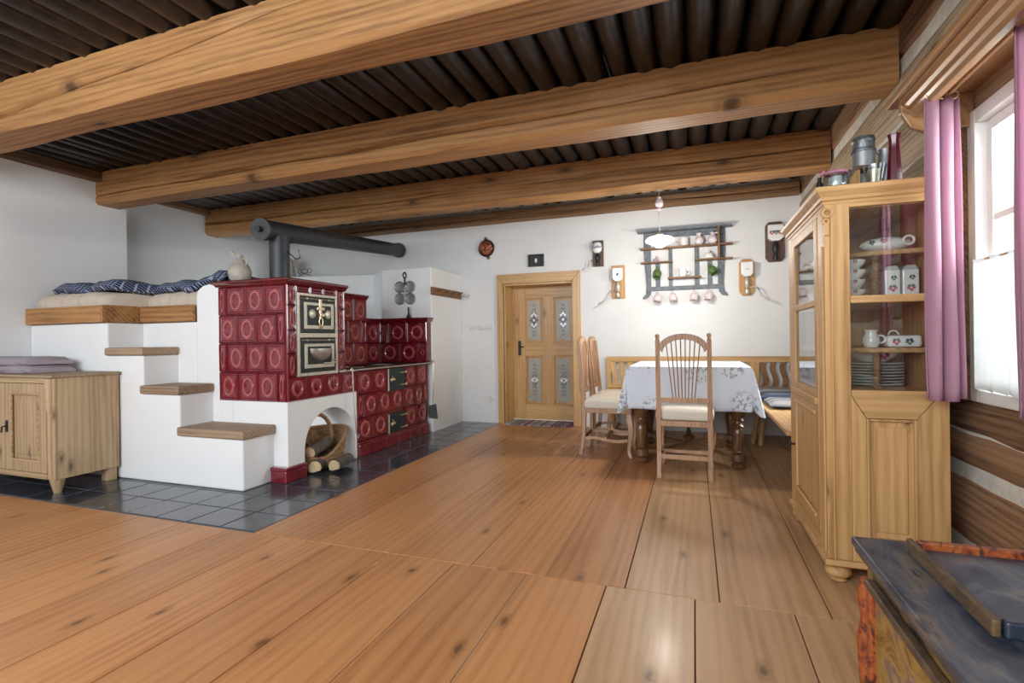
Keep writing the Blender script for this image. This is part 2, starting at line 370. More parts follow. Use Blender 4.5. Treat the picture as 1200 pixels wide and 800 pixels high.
# ================================================================== SETTING
XR, YE, ZC = 1.0, 5.7, 2.57
floor = setting('floor', 'honey coloured wide pine board floor with slate tiles round the stove')
B('subfloor', FILLD, floor, (-.5, XR + .1, -1.5, 5.72, -.06, -.007), bevel=0)
B('subfloor', FILL, floor, (-5.5, -.5, -1.5, 2.06, -.06, -.006), (-2.2, -.5, 2.06, 6.05, -.06, -.006), bevel=0)
def plank(x0, x1, y0, y1):
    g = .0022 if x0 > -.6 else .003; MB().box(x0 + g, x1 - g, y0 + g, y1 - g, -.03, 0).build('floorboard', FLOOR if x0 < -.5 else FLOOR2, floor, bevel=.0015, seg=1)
xs = [-.008 + .337 * k for k in range(-15, 4)]
xs = [-5.2] + [x for x in xs if -5.15 < x < .97] + [1.02]
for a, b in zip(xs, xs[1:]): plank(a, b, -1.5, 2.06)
xb = [-2.2, -1.78, -1.36, -.944, -.6, -.272, .08, .45, .76, 1.02]
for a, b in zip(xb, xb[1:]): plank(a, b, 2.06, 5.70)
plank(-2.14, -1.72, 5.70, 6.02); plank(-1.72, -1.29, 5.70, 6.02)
B('grout_bed', GROUT, floor, (-5.14, -2.205, 2.065, 2.66, -.06, -.003), (-2.9, -2.205, 2.66, 5.7, -.06, -.003), bevel=0)
tm = MB().box(-.1225, .1225, -.1215, .1215, -.02, 0).build('hearth_tile', SLATE, None, bevel=.003)
tm_me = tm.data; bpy.data.objects.remove(tm)
def htile(x, y, sx=1, sy=1):
    o = bpy.data.objects.new('hearth_tile', tm_me); COL.objects.link(o); o.parent = floor; o.location = (x, y, .0201); o.scale = (sx, sy, 1)
    md = o.modifiers.new('b', 'BEVEL'); md.width = .004; md.segments = 2; o.location.z = jit(.0008) ; return o
tm_me.transform(Matrix.Translation((0, 0, -max(v.co.z for v in tm_me.vertices))))
for i in range(12):
    for j in range(3 if i > 1 else 2): htile(-2.2 - .25 * (i + .5), 2.07 + .248 * (j + .5))
for j in range(2, 15):
    for i in range(3):
        if j == 14: htile(-2.2 - .25 * (i + .5), 5.62, 1, .6)
        else: htile(-2.2 - .25 * (i + .5), 2.07 + .248 * (j + .5))

# ceiling: poles laid lengthwise over cross beams
ceil = setting('ceiling', 'dark round pole ceiling carried by heavy golden brown beams')
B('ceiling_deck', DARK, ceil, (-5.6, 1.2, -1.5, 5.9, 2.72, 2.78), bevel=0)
k = 0; x = -5.5
while x < 1.0:
    r = .073 + jit(.006); dz = jit(.006)
    rings = []
    for t in range(11):
        yy = -1.5 + 7.25 * t / 10; cx, cz = x + jit(.006), ZC + .07 + dz + jit(.004)
        rings.append([(cx + r * math.cos(2 * PI * q / 12), yy, cz + r * math.sin(2 * PI * q / 12)) for q in range(12)])
    MB().loft(rings).build('ceiling_pole', POLE, ceil, smooth=60)
    x += .15; k += 1
def beam(name, x0, x1, yf, yb, zb, zt, mat, parent, seed, notch=.5, ch=.022, slope=.02, xm=-2):
    rnd = random.Random(seed); n = 70; rings = []
    zn = zb + (zt - zb) * notch; ph = rnd.random() * 6
    wob = [(rnd.uniform(-1, 1), rnd.uniform(-1, 1)) for _ in range(n + 1)]
    for i in range(n + 1):
        t = i / n; X = x0 + (x1 - x0) * t; a, b = wob[i]; e = .0012
        d = max(0, math.sin(t * 5 + ph) * .5 + .6 + .2 * math.sin(t * 31)) * .042
        if i in (0, n): d = 0
        z = zb + (zt - zb) * min(.92, max(.2, notch + slope * (X - xm))) + .006 * math.sin(t * 24 + ph) + .002 * a; w = .0015 + d * .2
        cc = ch * (1 + .4 * math.sin(t * 23 + ph))
        P = [(yf + e * a, zt), (yf + e * b, z + w + .01), (yf + d * .4, z + w * .6), (yf + d, z), (yf + d * .4, z - w * .8), (yf + e * b - .001, z - w - .01),
             (yf + e * a, zb + cc), (yf + cc, zb + e * b), ((yf + yb) / 2, zb + e * a), (yb - cc, zb + e * b), (yb, zb + cc), (yb, zt)]
        rings.append([(X, p[0], p[1]) for p in P])
    o = MB().loft(rings).build(name, mat, parent, smooth=28); return o
beam('beam', -5.25, 1.0, 1.83, 2.065, 2.284, 2.575, BEAM, ceil, 1, .3, slope=.233, xm=-3.87)
beam('beam', -5.20, 1.0, 3.10, 3.32, 2.284, 2.575, BEAM, ceil, 2, .42, slope=.035, xm=-1)
beam('beam', -5.44, 1.0, 4.46, 4.65, 2.284, 2.575, BEAM, ceil, 3, .5)
beam('wall_beam', -5.44, .99, 5.60, 5.70, 2.385, 2.50, LEDGEX, ceil, 4, .5, .01)
B('ledger', LEDGE, ceil, (-5.13, -5.04, -1.5, 3.36, 2.485, 2.575), bevel=.008)
B('ledger', LEDGE, ceil, (-5.45, -5.36, 3.37, 5.6, 2.515, 2.60), bevel=.008)
# walls
m = MB().prism([(-5.7, -1.5), (-5.13, -1.5), (-5.13, 3.366), (-5.45, 3.42), (-5.45, 6.0), (-5.7, 6.0)], 'xy', -.1, 2.75)
struct(m.build('wall_left', PLASTER, None), 'white plastered left wall with a set back corner beside the bed')
m = MB().box(-5.5, -2.14, 5.7, 6.0, -.1, 2.75).box(-1.29, 1.1, 5.7, 6.0, -.1, 2.75).box(-2.14, -1.29, 5.7, 6.0, 1.66, 2.75)
struct(m.build('wall_end', PLASTER, None), 'white plastered end wall around the door')
struct(MB().box(-5.7, 1.2, -1.56, -1.5, -.1, .9).build('wall_rear', PLASTER, None), 'low white wall under the open daylight side behind the viewer')
# chimney masonry
m = MB().prism([(-5.45, 5.2), (-3.62, 5.2), (-3.33, 4.95), (-2.70, 4.95), (-2.70, 5.7), (-5.45, 5.7)], 'xy', -.02, 1.81)
o = m.build('wall_chimney', PLASTER2, None, bevel=.012)
struct(o, 'white plastered chimney block ending below the ceiling behind the stove')
for v in o.data.vertices:
    if v.co.z > 1.7 and v.co.x < -.3: v.co.z += .05
# log wall
wr = setting('wall_right', 'log wall of hewn brown timbers with pale lime joints')
for q in ((-1.5, 1.70, .74, 1.83), (2.40, 3.86, .74, 1.83), (4.74, 5.72, .74, 1.83), (-1.5, 5.72, -.1, .74), (-1.5, 5.72, 1.83, 2.75)):
    B('chinking', CHINK, wr, (1.018, 1.12, q[0], q[1], q[2], q[3]), bevel=0)
def log(y0, y1, z0, z1, mat=LOG, seed=0):
    rnd = random.Random(seed); n = max(4, int((y1 - y0) / .16)); rings = []
    for i in range(n + 1):
        yy = y0 + (y1 - y0) * i / n; a, b, c, d = [rnd.uniform(-1, 1) for _ in range(4)]
        zb, zt = z0 + .007 * a, z1 + .007 * b
        P = [(1.10, zb), (1.02, zb), (1.006 + .003 * c, zb + .018), (1.0 + .003 * d, z0 * .7 + z1 * .3), (.999 + .003 * a, z0 * .3 + z1 * .7), (1.006 + .003 * b, zt - .018), (1.02, zt), (1.10, zt)]
        rings.append([(p[0], yy, p[1]) for p in P])
    MB().loft(rings).build('log', mat, wr, smooth=35)
for s, (z0, z1) in enumerate([(0, .115), (.182, .42), (.487, .605), (.609, .738)]): log(-1.5, 5.7, z0, z1, LOG, s)
for s, (z0, z1) in enumerate([(.745, 1.04), (1.08, 1.38), (1.42, 1.83)]):
    log(-1.5, 1.70, z0, z1, LOG, 10 + s); log(2.42, 3.85, z0, z1, LOG if s == 0 else LOGP, 20 + s); log(4.75, 5.7, z0, z1, LOG if s == 0 else LOGP, 40 + s)
for s, (z0, z1, mt) in enumerate([(1.835, 2.07, LOGP), (2.085, 2.33, LOGP), (2.40, 2.72, LOG)]): log(-1.5, 5.7, z0, z1, mt, 30 + s)
# windows in the log wall
def Bs(name, mat, parent, *boxes, **kw):
    return [B(name, mat, parent, b, **kw) for b in boxes]
def window(n, label, a, b):
    wn = setting('window_%d' % n, label)
    Bs('window_casing', WHITEPAINT, wn, (.985, 1.09, a, a + .05, .745, 1.825), (.985, 1.09, b - .055, b, .745, 1.825), (.985, 1.09, a + .05, b - .055, 1.775, 1.825), (.985, 1.09, a + .05, b - .055, .745, .79))
    a += .05; b -= .055
    Bs('window_sash', WHITEPAINT, wn, (1.02, 1.06, a, a + .03, .79, 1.775), (1.02, 1.06, b - .035, b, .79, 1.775), (1.02, 1.06, a + .03, b - .035, 1.735, 1.775), (1.02, 1.06, a + .03, b - .035, .79, .83))
    B('glazing_bar', WHITEPAINT, wn, (1.025, 1.055, a + .03, b - .035, 1.405, 1.43))
    B('window_pane', GLASS, wn, (1.038, 1.041, a + .03, b - .035, 1.43, 1.735), bevel=0)
    B('window_pane', GLASS, wn, (1.038, 1.041, a + .03, b - .035, .83, 1.405), bevel=0)
    return wn
wn = window(1, 'white painted window with one crossbar beside the pink curtain', 1.72, 2.40)
B('window_post', LEDGE, wn, (.965, 1.0, 2.40, 2.455, .745, 1.90), label='dark wooden post at the left of the window')
MB().tube([(.975, 1.78, 1.262), (.975, 2.34, 1.262)], .005).build('lace_rod', BRASS, wn)
window(2, 'white painted window added unseen behind the glazed cabinet to light the dining corner', 3.86, 4.74)  # unseen window, added so the dining corner's daylight has a source

# door
dr = setting('door_1', 'pine door with four painted panels in a wide oiled frame')
MB().prism([(-2.215, 0), (-2.14, 0), (-2.14, 1.66), (-2.215, 1.772)], 'xz', 5.675, 5.72).build('door_frame', DOORW, dr, bevel=.004)
MB().prism([(-1.295, 0), (-1.205, 0), (-1.205, 1.772), (-1.295, 1.66)], 'xz', 5.675, 5.72).build('door_frame', DOORW, dr, bevel=.004)
MB().prism([(-2.215, 1.773), (-1.205, 1.773), (-1.296, 1.661), (-2.139, 1.661)], 'xz', 5.675, 5.72).build('door_frame', DOORX, dr, bevel=.004)
B('door_reveal', DOORW, dr, (-2.14, -2.12, 5.72, 6.0, 0, 1.66), (-1.31, -1.29, 5.72, 6.0, 0, 1.66), (-2.12, -1.31, 5.72, 6.0, 1.64, 1.66), bevel=.001)
Y0, Y1 = 5.975, 6.02
Bs('door_leaf', DOORW, dr, (-2.12, -1.965, Y0, Y1, .01, 1.64), (-1.365, -1.31, Y0, Y1, .01, 1.64), (-1.735, -1.60, Y0, Y1, .2, 1.52), bevel=.003)
Bs('door_rail', DOORX, dr, (-1.965, -1.365, Y0 + .001, Y1, .01, .20), (-1.965, -1.365, Y0 + .001, Y1, .795, .955), (-1.965, -1.365, Y0 + .001, Y1, 1.50, 1.64), bevel=.003)
def flower(m, x, y, z, s, mi_p, mi_c):
    m.mat(mi_p)
    for a in range(4):
        t = a * PI / 2 + (0 if a % 2 else 0); dx, dz = math.cos(t) * s, math.sin(t) * s
        px, pz = -dz * .42, dx * .42
        m.prism([(x, z), (x + dx * .55 + px, z + dz * .55 + pz), (x + dx, z + dz), (x + dx * .55 - px, z + dz * .55 - pz)], 'xz', y - .0015, y)
    m.mat(mi_c); m.lathe([(s * .25, y - .003), (s * .25, y)], (x, 0, z), 8, 'Y')
for (x0, x1) in ((-1.965, -1.735), (-1.60, -1.365)):
    for (z0, z1) in ((.20, .795), (.955, 1.50)):
        p = B('door_panel', DOORW, dr, (x0, x1, Y0 + .02, Y1, z0, z1), bevel=.002)
        e = .035
        for q in ((x0, x1, z0, z0 + .012), (x0, x1, z1 - .012, z1), (x0, x0 + .012, z0, z1), (x1 - .012, x1, z0, z1)):
            MB().box(q[0], q[1], Y0 + .004, Y0 + .02, q[2], q[3]).build('panel_bead', DOORX, p, bevel=.003)
        cx, cz = (x0 + x1) / 2, (z0 + z1) / 2
        g = MB().box(x0 + e, x1 - e, Y0 + .014, Y0 + .021, z0 + e, z1 - e).build('panel_glass', DOORGL, p, bevel=.001)
        g['label'] = 'pale glazed panel painted with flowers'
        f = MB(); yy = Y0 + .0138
        if z0 > .5: flower(f, cx, yy, cz + .06, .042, 0, 1); flower(f, cx, yy, cz - .05, .042, 0, 1); flower(f, cx, yy - .0005, cz + .005, .06, 1, 0)
        else: flower(f, cx, yy, cz, .05, 0, 1); flower(f, cx, yy, cz + .05, .03, 1, 0); flower(f, cx, yy, cz - .05, .03, 1, 0)
        f.mat(2)
        for kk in range(9):
            zz = cz + (kk - 4) * .045
            if abs(kk - 4) > 1 or z0 < .5:
                s = .03 * (1 - abs(kk - 4) / 7)
                for sg in (-1, 1): f.prism([(cx, zz), (cx + sg * s, zz + .02), (cx + sg * s * 1.4, zz), (cx + sg * s * .8, zz - .014)], 'xz', yy - .001, yy)
        f.build('painted_flower', [PORC, PURPLE, plain('grey leaf paint', (.17, .18, .22), .4)], p)
hp = B('handle_plate', IRON, dr, (-2.055, -2.015, Y0 - .006, Y0, .80, .98), bevel=.004)
MB().tube([(-2.035, Y0, .91), (-2.035, Y0 - .04, .91), (-1.97, Y0 - .045, .905)], .007).build('door_handle', IRON, hp, smooth=40)
o = MB().box(-2.11, -1.30, 5.575, 5.965, 0.0005, .012).build('rag_rug', RAG, None, bevel=.004)
tag(o, 'striped rag rug lying in the doorway', 'rug')

# ================================================================== STOVE, STAIRS, BED
st = thing('masonry_stairs', 'white plastered masonry stairs climbing from the hearth tiles to the bed', 'stairs', (-3.9, 2.9, 0))
pts = [(-5.128, 0), (-2.862, 0), (-2.862, .35), (-3.445, .35), (-3.445, .638), (-3.808, .638), (-3.808, .92), (-4.195, .92), (-4.195, 1.17), (-5.128, 1.17)]
MB().prism(pts, 'xz', 2.60, 2.88).build('stair_body', PLASTER2, st, bevel=.014, seg=3)
B('bed_base', PLASTER2, st, (-5.128, -3.612, 2.872, 4.6, 0, 1.17), bevel=.008)
m = MB().prism([(-3.612, 0), (-3.376, 0), (-3.376, 1.455), (-3.45, 1.46), (-3.54, 1.445), (-3.60, 1.41), (-3.612, 1.37)], 'xz', 2.872, 3.55)
m.build('parapet', PLASTER2, st, bevel=.015, seg=3)
for i, (x0, x1, z0, z1) in enumerate([(-3.45, -2.838, .35, .412), (-3.822, -3.43, .638, .70), (-4.20, -3.79, .92, .978)]):
    B('tread', TREAD, st, (x0, x1, 2.578, 2.872, z0, z1), bevel=.012, seg=3)
bd = thing('bunk_bed_frame', 'pine boards edging the raised bed above the stairs', 'bed frame', (-4.5, 2.7, 1.17))
B('edge_board', TREAD, bd, (-5.128, -4.215, 2.565, 2.60, 1.172, 1.302), bevel=.006)
B('edge_board', TREAD, bd, (-4.21, -4.19, 2.565, 2.84, 1.172, 1.304), bevel=.004)
B('edge_board', TREAD, bd, (-4.19, -3.612, 2.838, 2.872, 1.172, 1.302), bevel=.006)
for ob in [c for c in bd.children]: ob.data.materials[0] = BEAM
def mat_top(u, v):
    x = -5.08 + 1.46 * u; yf = 2.62 if x < -4.24 else 2.62 + .28 * min(1, (x + 4.24) / .06); return x, yf
rings = []
for i in range(61):
    u = i / 60; x, yf = mat_top(u, 0); ws = .008 * math.sin(u * 43) + .006 * math.sin(u * 91 + 1)
    e = .05 if i in (0, 60) else (.02 if i in (1, 59) else 0)
    dip = .02 * math.exp(-((x + 4.25) / .1) ** 2)
    P = [(yf + .02 + e, 1.20), (yf + ws, 1.29), (yf - .006 + ws, 1.35), (yf + .015 + ws, 1.40 - e * .6 - dip), (yf + .07, 1.425 - e - dip), (3.4, 1.43 - e), (4.2, 1.42 - e), (4.4, 1.20)]
    rings.append([(x, p[0], p[1]) for p in P])
o = MB().loft(rings).build('mattress', SHEET, None, smooth=60)
tag(o, 'mattress under a rumpled beige fitted sheet on the raised bed', 'mattress')
random.seed(3)
def quilt(u, v):
    x = -4.93 + 1.52 * u
    yf = 2.66 if x < -4.24 else 2.66 + .26 * min(1, (x + 4.24) / .1)
    y = yf + .9 * v + .012 * math.sin(u * 30)
    h = 1.475 + .012 * math.sin(u * 21) + .008 * math.sin(u * 47 + v * 5) + .012 * math.sin(v * 9)
    if u > .80: h += .055 * math.sin((u - .80) / .2 * PI * .8)
    edge = min(v * 12, 1); h -= .045 * (1 - edge) ** 2
    return (x, y, h)
m = MB().grid(quilt, 80, 14)
o = m.build('checked_quilt', PLAID, None, smooth=80, solid=.045)
tag(o, 'navy and white checked quilt bunched along the raised bed', 'quilt')

sv = thing('tiled_stove', 'maroon glazed tiled stove with oven doors and a hob on a white base', 'stove', (-3.1, 3.8, 0))
# tile meshes
TM = {}
def tile_mesh(w_, h_, oval=1.0, oblong=True):
    key = (round(w_, 3), round(h_, 3), oval)
    if key in TM: return TM[key]
    m = MB(); g = .0015; a, b = w_ / 2 - g, h_ / 2 - g
    m.mat(0); m.box(-a, a, -.010, 0, -b, b)
    r = min(.011, w_ * .08); d = -.0175
    # raised border with bevelled section
    def frame(ax, az, bx, bz, y0, y1, mi):
        m.mat(mi); O = [(-ax, -az), (ax, -az), (ax, az), (-ax, az)]; I = [(-bx, -bz), (bx, -bz), (bx, bz), (-bx, bz)]; Mx = [((o_[0] + i_[0]) / 2, (o_[1] + i_[1]) / 2) for o_, i_ in zip(O, I)]
        R = [[(p[0], y0, p[1]) for p in O], [(p[0], y1, p[1]) for p in Mx], [(p[0], y0, p[1]) for p in I]]
        m.loft(R, cap=False)
    frame(a, b, a - r, b - r, -.010, d, 0)
    frame(a - r * 1.6, b - r * 1.6, a - r * 2.2, b - r * 2.2, -.010, -.0135, 0)
    ox, oz = (a - r * 2.2) * .80, (b - r * 2.2) * .95
    if oval != 1.0: ox = oz = min(ox, oz)
    n = 20
    def rg(s, y): return [(ox * s * math.cos(2 * PI * i / n), y, oz * s * math.sin(2 * PI * i / n)) for i in range(n)]
    def rs(s, y): return [(ox * s * (1 + .05 * math.cos(8 * 2 * PI * i / n)) * math.cos(2 * PI * i / n), y, oz * s * (1 + .05 * math.cos(8 * 2 * PI * i / n)) * math.sin(2 * PI * i / n)) for i in range(n)]
    m.mat(1); m.loft([rs(1.0, -.010), rs(.92, -.0185), rg(.70, -.0185), rg(.64, -.011)], cap=False)
    m.mat(0); m.loft([rg(.64, -.0105), rg(.5, -.012), rg(.25, -.0128), rg(.02, -.013)], cap=True)
    me = bpy.data.meshes.new('stove_tile'); bmesh.ops.recalc_face_normals(m.bm, faces=m.bm.faces); m.bm.to_mesh(me); m.bm.free()
    me.materials.append(RED); me.materials.append(REDL)
    me.polygons.foreach_set('use_smooth', [True] * len(me.polygons)); me.set_sharp_from_angle(angle=math.radians(40))
    TM[key] = me; return me
def tile(face, a0, a1, z0, z1, at, name='stove_tile', oval=1.0):
    o = bpy.data.objects.new(name, tile_mesh(a1 - a0, z1 - z0, oval)); COL.objects.link(o); o.parent = sv
    c = (a0 + a1) / 2; zc = (z0 + z1) / 2
    p = Vector((c, at, zc)) if face == 'front' else Vector((at, c, zc))
    o.location = p - Vector(sv.location); o.rotation_euler = (jit(.012), 0, (0 if face == 'front' else PI / 2) + jit(.008)); return o
random.seed(5)
zr = [.572, .784, .996, 1.208, 1.418]
xl, xr_ = -3.376, -2.742
for r_ in range(4):
    z0, z1 = zr[r_], zr[r_ + 1]; w_ = .1865
    if r_ % 2 == 0: ed = [xl, xl + w_, xl + 2 * w_, xl + 3 * w_, xr_]
    else: ed = [xl, xl + .079, xl + .079 + w_, xl + .079 + 2 * w_, xr_]
    for a, b in zip(ed, ed[1:]): tile('front', a, b, z0, z1, 2.882)
XA = -2.742
for a, b in ((2.872, 3.07), (3.07, 3.265), (3.265, 3.46), (3.46, 3.66)): tile('side', a, b, .572, .752, XA)
for z0, z1 in ((.752, .92), (.92, 1.09), (1.09, 1.27), (1.27, 1.418)):
    tile('side', 2.872, 2.962, z0, z1, XA); tile('side', 3.402, 3.505, z0, z1, XA)
for a, b in ((2.962, 3.11), (3.11, 3.255), (3.255, 3.402)): tile('side', a, b, 1.366, 1.418, XA)
B('stove_core', REDD, sv, (-3.37, -2.743, 2.883, 3.505, .57, 1.42), (-3.37, -3.115, 3.505, 4.325, .75, 1.42), (-3.4, -3.308, 4.325, 4.95, .75, 1.2), (-3.31, -2.712, 4.853, 4.948, .75, 1.2), (-3.3, -2.743, 3.505, 3.66, .57, .742), (-3.3, -2.745, 3.66, 4.885, .12, .742), bevel=0)
def cornice(x0, x1, y0, y1, z0, z1, ov=.03):
    h = z1 - z0
    m = MB(); prof = [(0, 0), (ov * .35, h * .12), (ov * .55, h * .4), (ov, h * .62), (ov * 1.05, h * .85), (ov * .8, h)]
    R = [[(x0, y0 - o_, z0 + zz), (x1 + o_, y0 - o_, z0 + zz), (x1 + o_, y1, z0 + zz), (x0, y1, z0 + zz)] for o_, zz in prof]
    R = [[(x0 - (o_ if wide else 0), y0 - o_, z0 + zz), (x1 + o_, y0 - o_, z0 + zz), (x1 + o_, y1, z0 + zz), (x0 - (o_ if wide else 0), y1, z0 + zz)] for o_, zz in prof]
    return m.loft(R).build('stove_cornice', REDD, sv, bevel=.002, smooth=30)
wide = True
cornice(-3.376, -2.73, 2.872, 3.515, 1.415, 1.464, .042)
wide = False
cornice(-3.376, -3.10, 3.516, 4.335, 1.415, 1.46, .028)
cornice(-3.42, -3.285, 4.336, 4.84, 1.2, 1.248, .0)
cornice(-3.285, -2.70, 4.838, 4.949, 1.2, 1.25, .022)
for zi, (z0, z1) in enumerate(((.765, .985), (.985, 1.20), (1.20, 1.418))):
    ed = [3.51, 3.715, 3.92, 4.125, 4.33] if zi % 2 == 0 else [3.51, 3.61, 3.82, 4.03, 4.24, 4.33]
    for a, b in zip(ed, ed[1:]): tile('side', a, b, z0, z1, -3.114)
for z0, z1, ed in ((.765, .98, [-3.293, -3.05, -2.81, -2.706]), (.98, 1.2, [-3.293, -3.19, -2.95, -2.706])):
    for a, b in zip(ed, ed[1:]): tile('front', a, b, z0, z1, 4.852, oval=.9)
    for a, b in ((4.335, 4.59), (4.59, 4.838)): tile('side', a, b, z0, z1, -3.307)
for z0, z1, ed in ((.13, .335, [3.662, 3.89, 4.12, None, 4.44, 4.66, 4.885]), (.335, .54, [3.662, 3.76, 3.975, 4.19, 4.405, 4.62, 4.80, 4.885]), (.54, .745, [3.662, 3.89, 4.12, None, 4.44, 4.66, 4.885])):
    for a, b in zip(ed, ed[1:]):
        if a and b: tile('side', a, b, z0, z1, -2.744)
# plinth
y = 3.662
while y < 4.85: MB().box(-2.8, -2.712, y + .002, y + .203, 0, .105).build('plinth_tile', RED, sv, bevel=.008); y += .2055
MB().box(-2.8, -2.722, 3.66, 4.893, .104, .128).build('plinth_ledge', RED, sv, bevel=.008)
for q in ((-2.856, -2.715, 2.83, 2.862), ): MB().box(q[0], q[1], q[2], q[3] + .01, 0, .085).build('plinth_tile', RED, sv, bevel=.006)
MB().box(-2.745, -2.713, 2.873, 3.038, 0, .085).build('plinth_tile', RED, sv, bevel=.006)
MB().box(-2.858, -2.711, 2.826, 3.040, .086, .112).build('plinth_ledge', RED, sv, bevel=.006)
# white base with arch
arc = [(3.34 + .30 * math.cos(a), .19 + .285 * math.sin(a)) for a in [PI - PI * i / 20 for i in range(21)]]
pts = [(2.872, 0), (3.04, 0)] + arc + [(3.64, 0), (3.662, 0), (3.662, .571), (2.872, .571)]
MB().prism(pts, 'yz', -3.25, -2.735).build('arched_base', PLASTER2, sv, bevel=.004)
B('niche_back', PLASTER2, sv, (-3.374, -3.25, 2.872, 3.662, 0, .571), bevel=0)
# hob
B('hob_plate', IRON, sv, (-3.11, -2.70, 3.508, 4.84, .746, .764), (-3.3, -3.11, 4.335, 4.84, .746, .764), bevel=.003, label='black cast iron hob plate with steel rim')
B('hob_rim', STEEL, sv, (-2.70, -2.692, 3.41, 4.90, .750, .765), (-2.745, -2.70, 3.41, 3.50, .752, .768), bevel=.003)
MB().ring((-2.95, 3.9, .765), .1, .004, 'Z').ring((-2.95, 4.35, .765), .09, .004, 'Z').build('hob_ring', STEEL, sv, smooth=40)
def xface(parent, name, mat, x, y0, y1, z0, z1, t, **kw): return B(name, mat, parent, (x, x + t, y0, y1, z0, z1), **kw)
fr = Bs('oven_frame', CREAMST, sv, (-2.742, -2.714, 2.962, 2.985, .748, 1.366), (-2.742, -2.714, 3.38, 3.402, .748, 1.366), (-2.742, -2.714, 2.985, 3.38, 1.345, 1.366), (-2.742, -2.714, 2.985, 3.38, 1.035, 1.068), (-2.742, -2.714, 2.985, 3.38, .748, .772), bevel=.002)
def oven(z0, z1, top):
    d = xface(sv, 'oven_door', IRON, -2.742, 2.985, 3.38, z0, z1, .02)
    y0, y1 = 3.03, 3.355; a, b = z0 + .03, z1 - .045; t = .028; X = -2.722
    B('door_band', CREAMST, d, (X, X + .01, y0, y0 + t, a, b), (X, X + .01, y1 - t, y1, a, b), (X, X + .01, y0 + t, y1 - t, a, a + t), (X, X + .01, y0 + t, y1 - t, b - t * .8, b), bevel=.002)
    xface(d, 'door_center', IRON, X, y0 + t, y1 - t, a + t, b - t * .8, .006)
    MB().tube([(X + .004, 3.0, z1 - .018), (X + .004, 3.365, z1 - .018)], .005).ell((X + .006, 3.06, z1 - .018), .009, .012, .010).ell((X + .006, 3.3, z1 - .018), .009, .012, .010).build('hinge_bar', STEEL, d, smooth=40)
    if top:
        yc = 3.20; zc = (a + b) / 2
        for s in (-1, 1):
            MB().lathe([(.036, X), (.034, X + .012), (.02, X + .018), (.008, X + .02)], (0, yc + s * .088, zc + .015), 16, 'X').build('rosette', CREAMST, d, smooth=40)
        B('latch', BRASS, d, (X, X + .016, yc - .014, yc + .014, zc - .02, z1 - .015), (X, X + .02, yc - .04, yc + .04, zc + .045, zc + .068), (X, X + .03, yc - .02, yc + .03, zc - .005, zc + .02), bevel=.004)
        MB().ring((X + .014, yc, zc - .045), .02, .004, 'X', sz=1.6).lathe([(.004, -.03), (.013, -.012), (.009, 0)], (X + .014, yc, zc - .075), 10).build('latch_pull', BRASS, d, smooth=40)
    else:
        yc = 3.2; zc = (a + b) / 2
        rings = []
        for j in range(9):
            t_ = j / 8; rr = math.sin(t_ * PI / 2 + .001); zz = zc + .055 - (1 - math.cos(t_ * PI / 2)) * 0 - .095 * (1 - t_)
            w2 = .115 * math.sqrt(max(.02, 1 - (1 - t_) ** 2)); dd = .055 * math.sqrt(max(.02, 1 - (1 - t_) ** 2))
            rings.append([(X + .006 + dd * math.sin(PI * i / 10), yc + w2 * math.cos(PI * i / 10), zz) for i in range(11)])
        MB().loft(rings, closed=True).build('scoop_handle', STEEL, d, smooth=50)
        MB().tube([(X + .012, 3.23, a + .03), (X + .03, 3.26, a + .03), (X + .03, 3.35, a + .035)], .008).tube([(X + .03, 3.30, a + .055), (X + .03, 3.37, a + .055)], .005).build('latch', CREAMST, d, smooth=40)
oven(1.07, 1.345, True); oven(.774, 1.033, False)
for z0, z1 in ((.525, .738), (.12, .305)):
    d = xface(sv, 'fire_door', GREENIRON, -2.745, 4.135, 4.425, z0, z1, .022)
    xface(d, 'door_strip', CREAMST, -2.735, 4.128, 4.142, z0, z1, .016)
    zc = (z0 + z1) / 2
    MB().ell((-2.712, 4.20, zc), .012, .035, .014).ell((-2.70, 4.15, zc), .014, .014, .02).tube([(-2.71, 4.17, zc + .04), (-2.71, 4.21, zc)], .006).build('latch', BRASS, d, smooth=40)
    for s in (-1, 1): MB().tube([(-2.718, 4.33, zc + s * .06), (-2.712, 4.42, zc + s * .06)], .007).ell((-2.712, 4.425, zc + s * .06), .01, .012, .016).build('hinge', BRASS, d, smooth=40)
# stovepipe
pp = thing('stovepipe', 'dark grey stovepipe rising from the tiled stove and running to the end wall', 'stovepipe', (-3.1, 3.2, 1.46))
MB().lathe([(.085, 1.462), (.085, 1.475), (.076, 1.48), (.076, 1.85)], (-3.105, 3.2, 0), 28).build('riser_pipe', PIPE, pp, smooth=40)
a, b = Vector((-3.105, 3.02, 1.868)), Vector((-3.545, 5.672, 2.163))
def lerp(t): return a + (b - a) * t
MB().tube([lerp(0), lerp(.5), lerp(.998)], .078, 28).build('long_pipe', PIPE, pp, smooth=50)
MB().tube([lerp(.975), lerp(.992)], .092, 28).build('wall_collar', PIPE, pp, smooth=50)
cp = MB().tube([lerp(-.004), lerp(.012)], .084, 28).build('end_cap', PIPE, pp, smooth=50)
MB().tube([lerp(-.018), lerp(-.003)], .022, 14).build('cap_knob', IRON, cp, smooth=50)
MB().tube([(-3.03, 3.2, 1.72), (-2.94, 3.2, 1.655), (-2.90, 3.2, 1.66), (-2.915, 3.2, 1.73)], .005).build('damper_handle', IRON, pp, smooth=40)
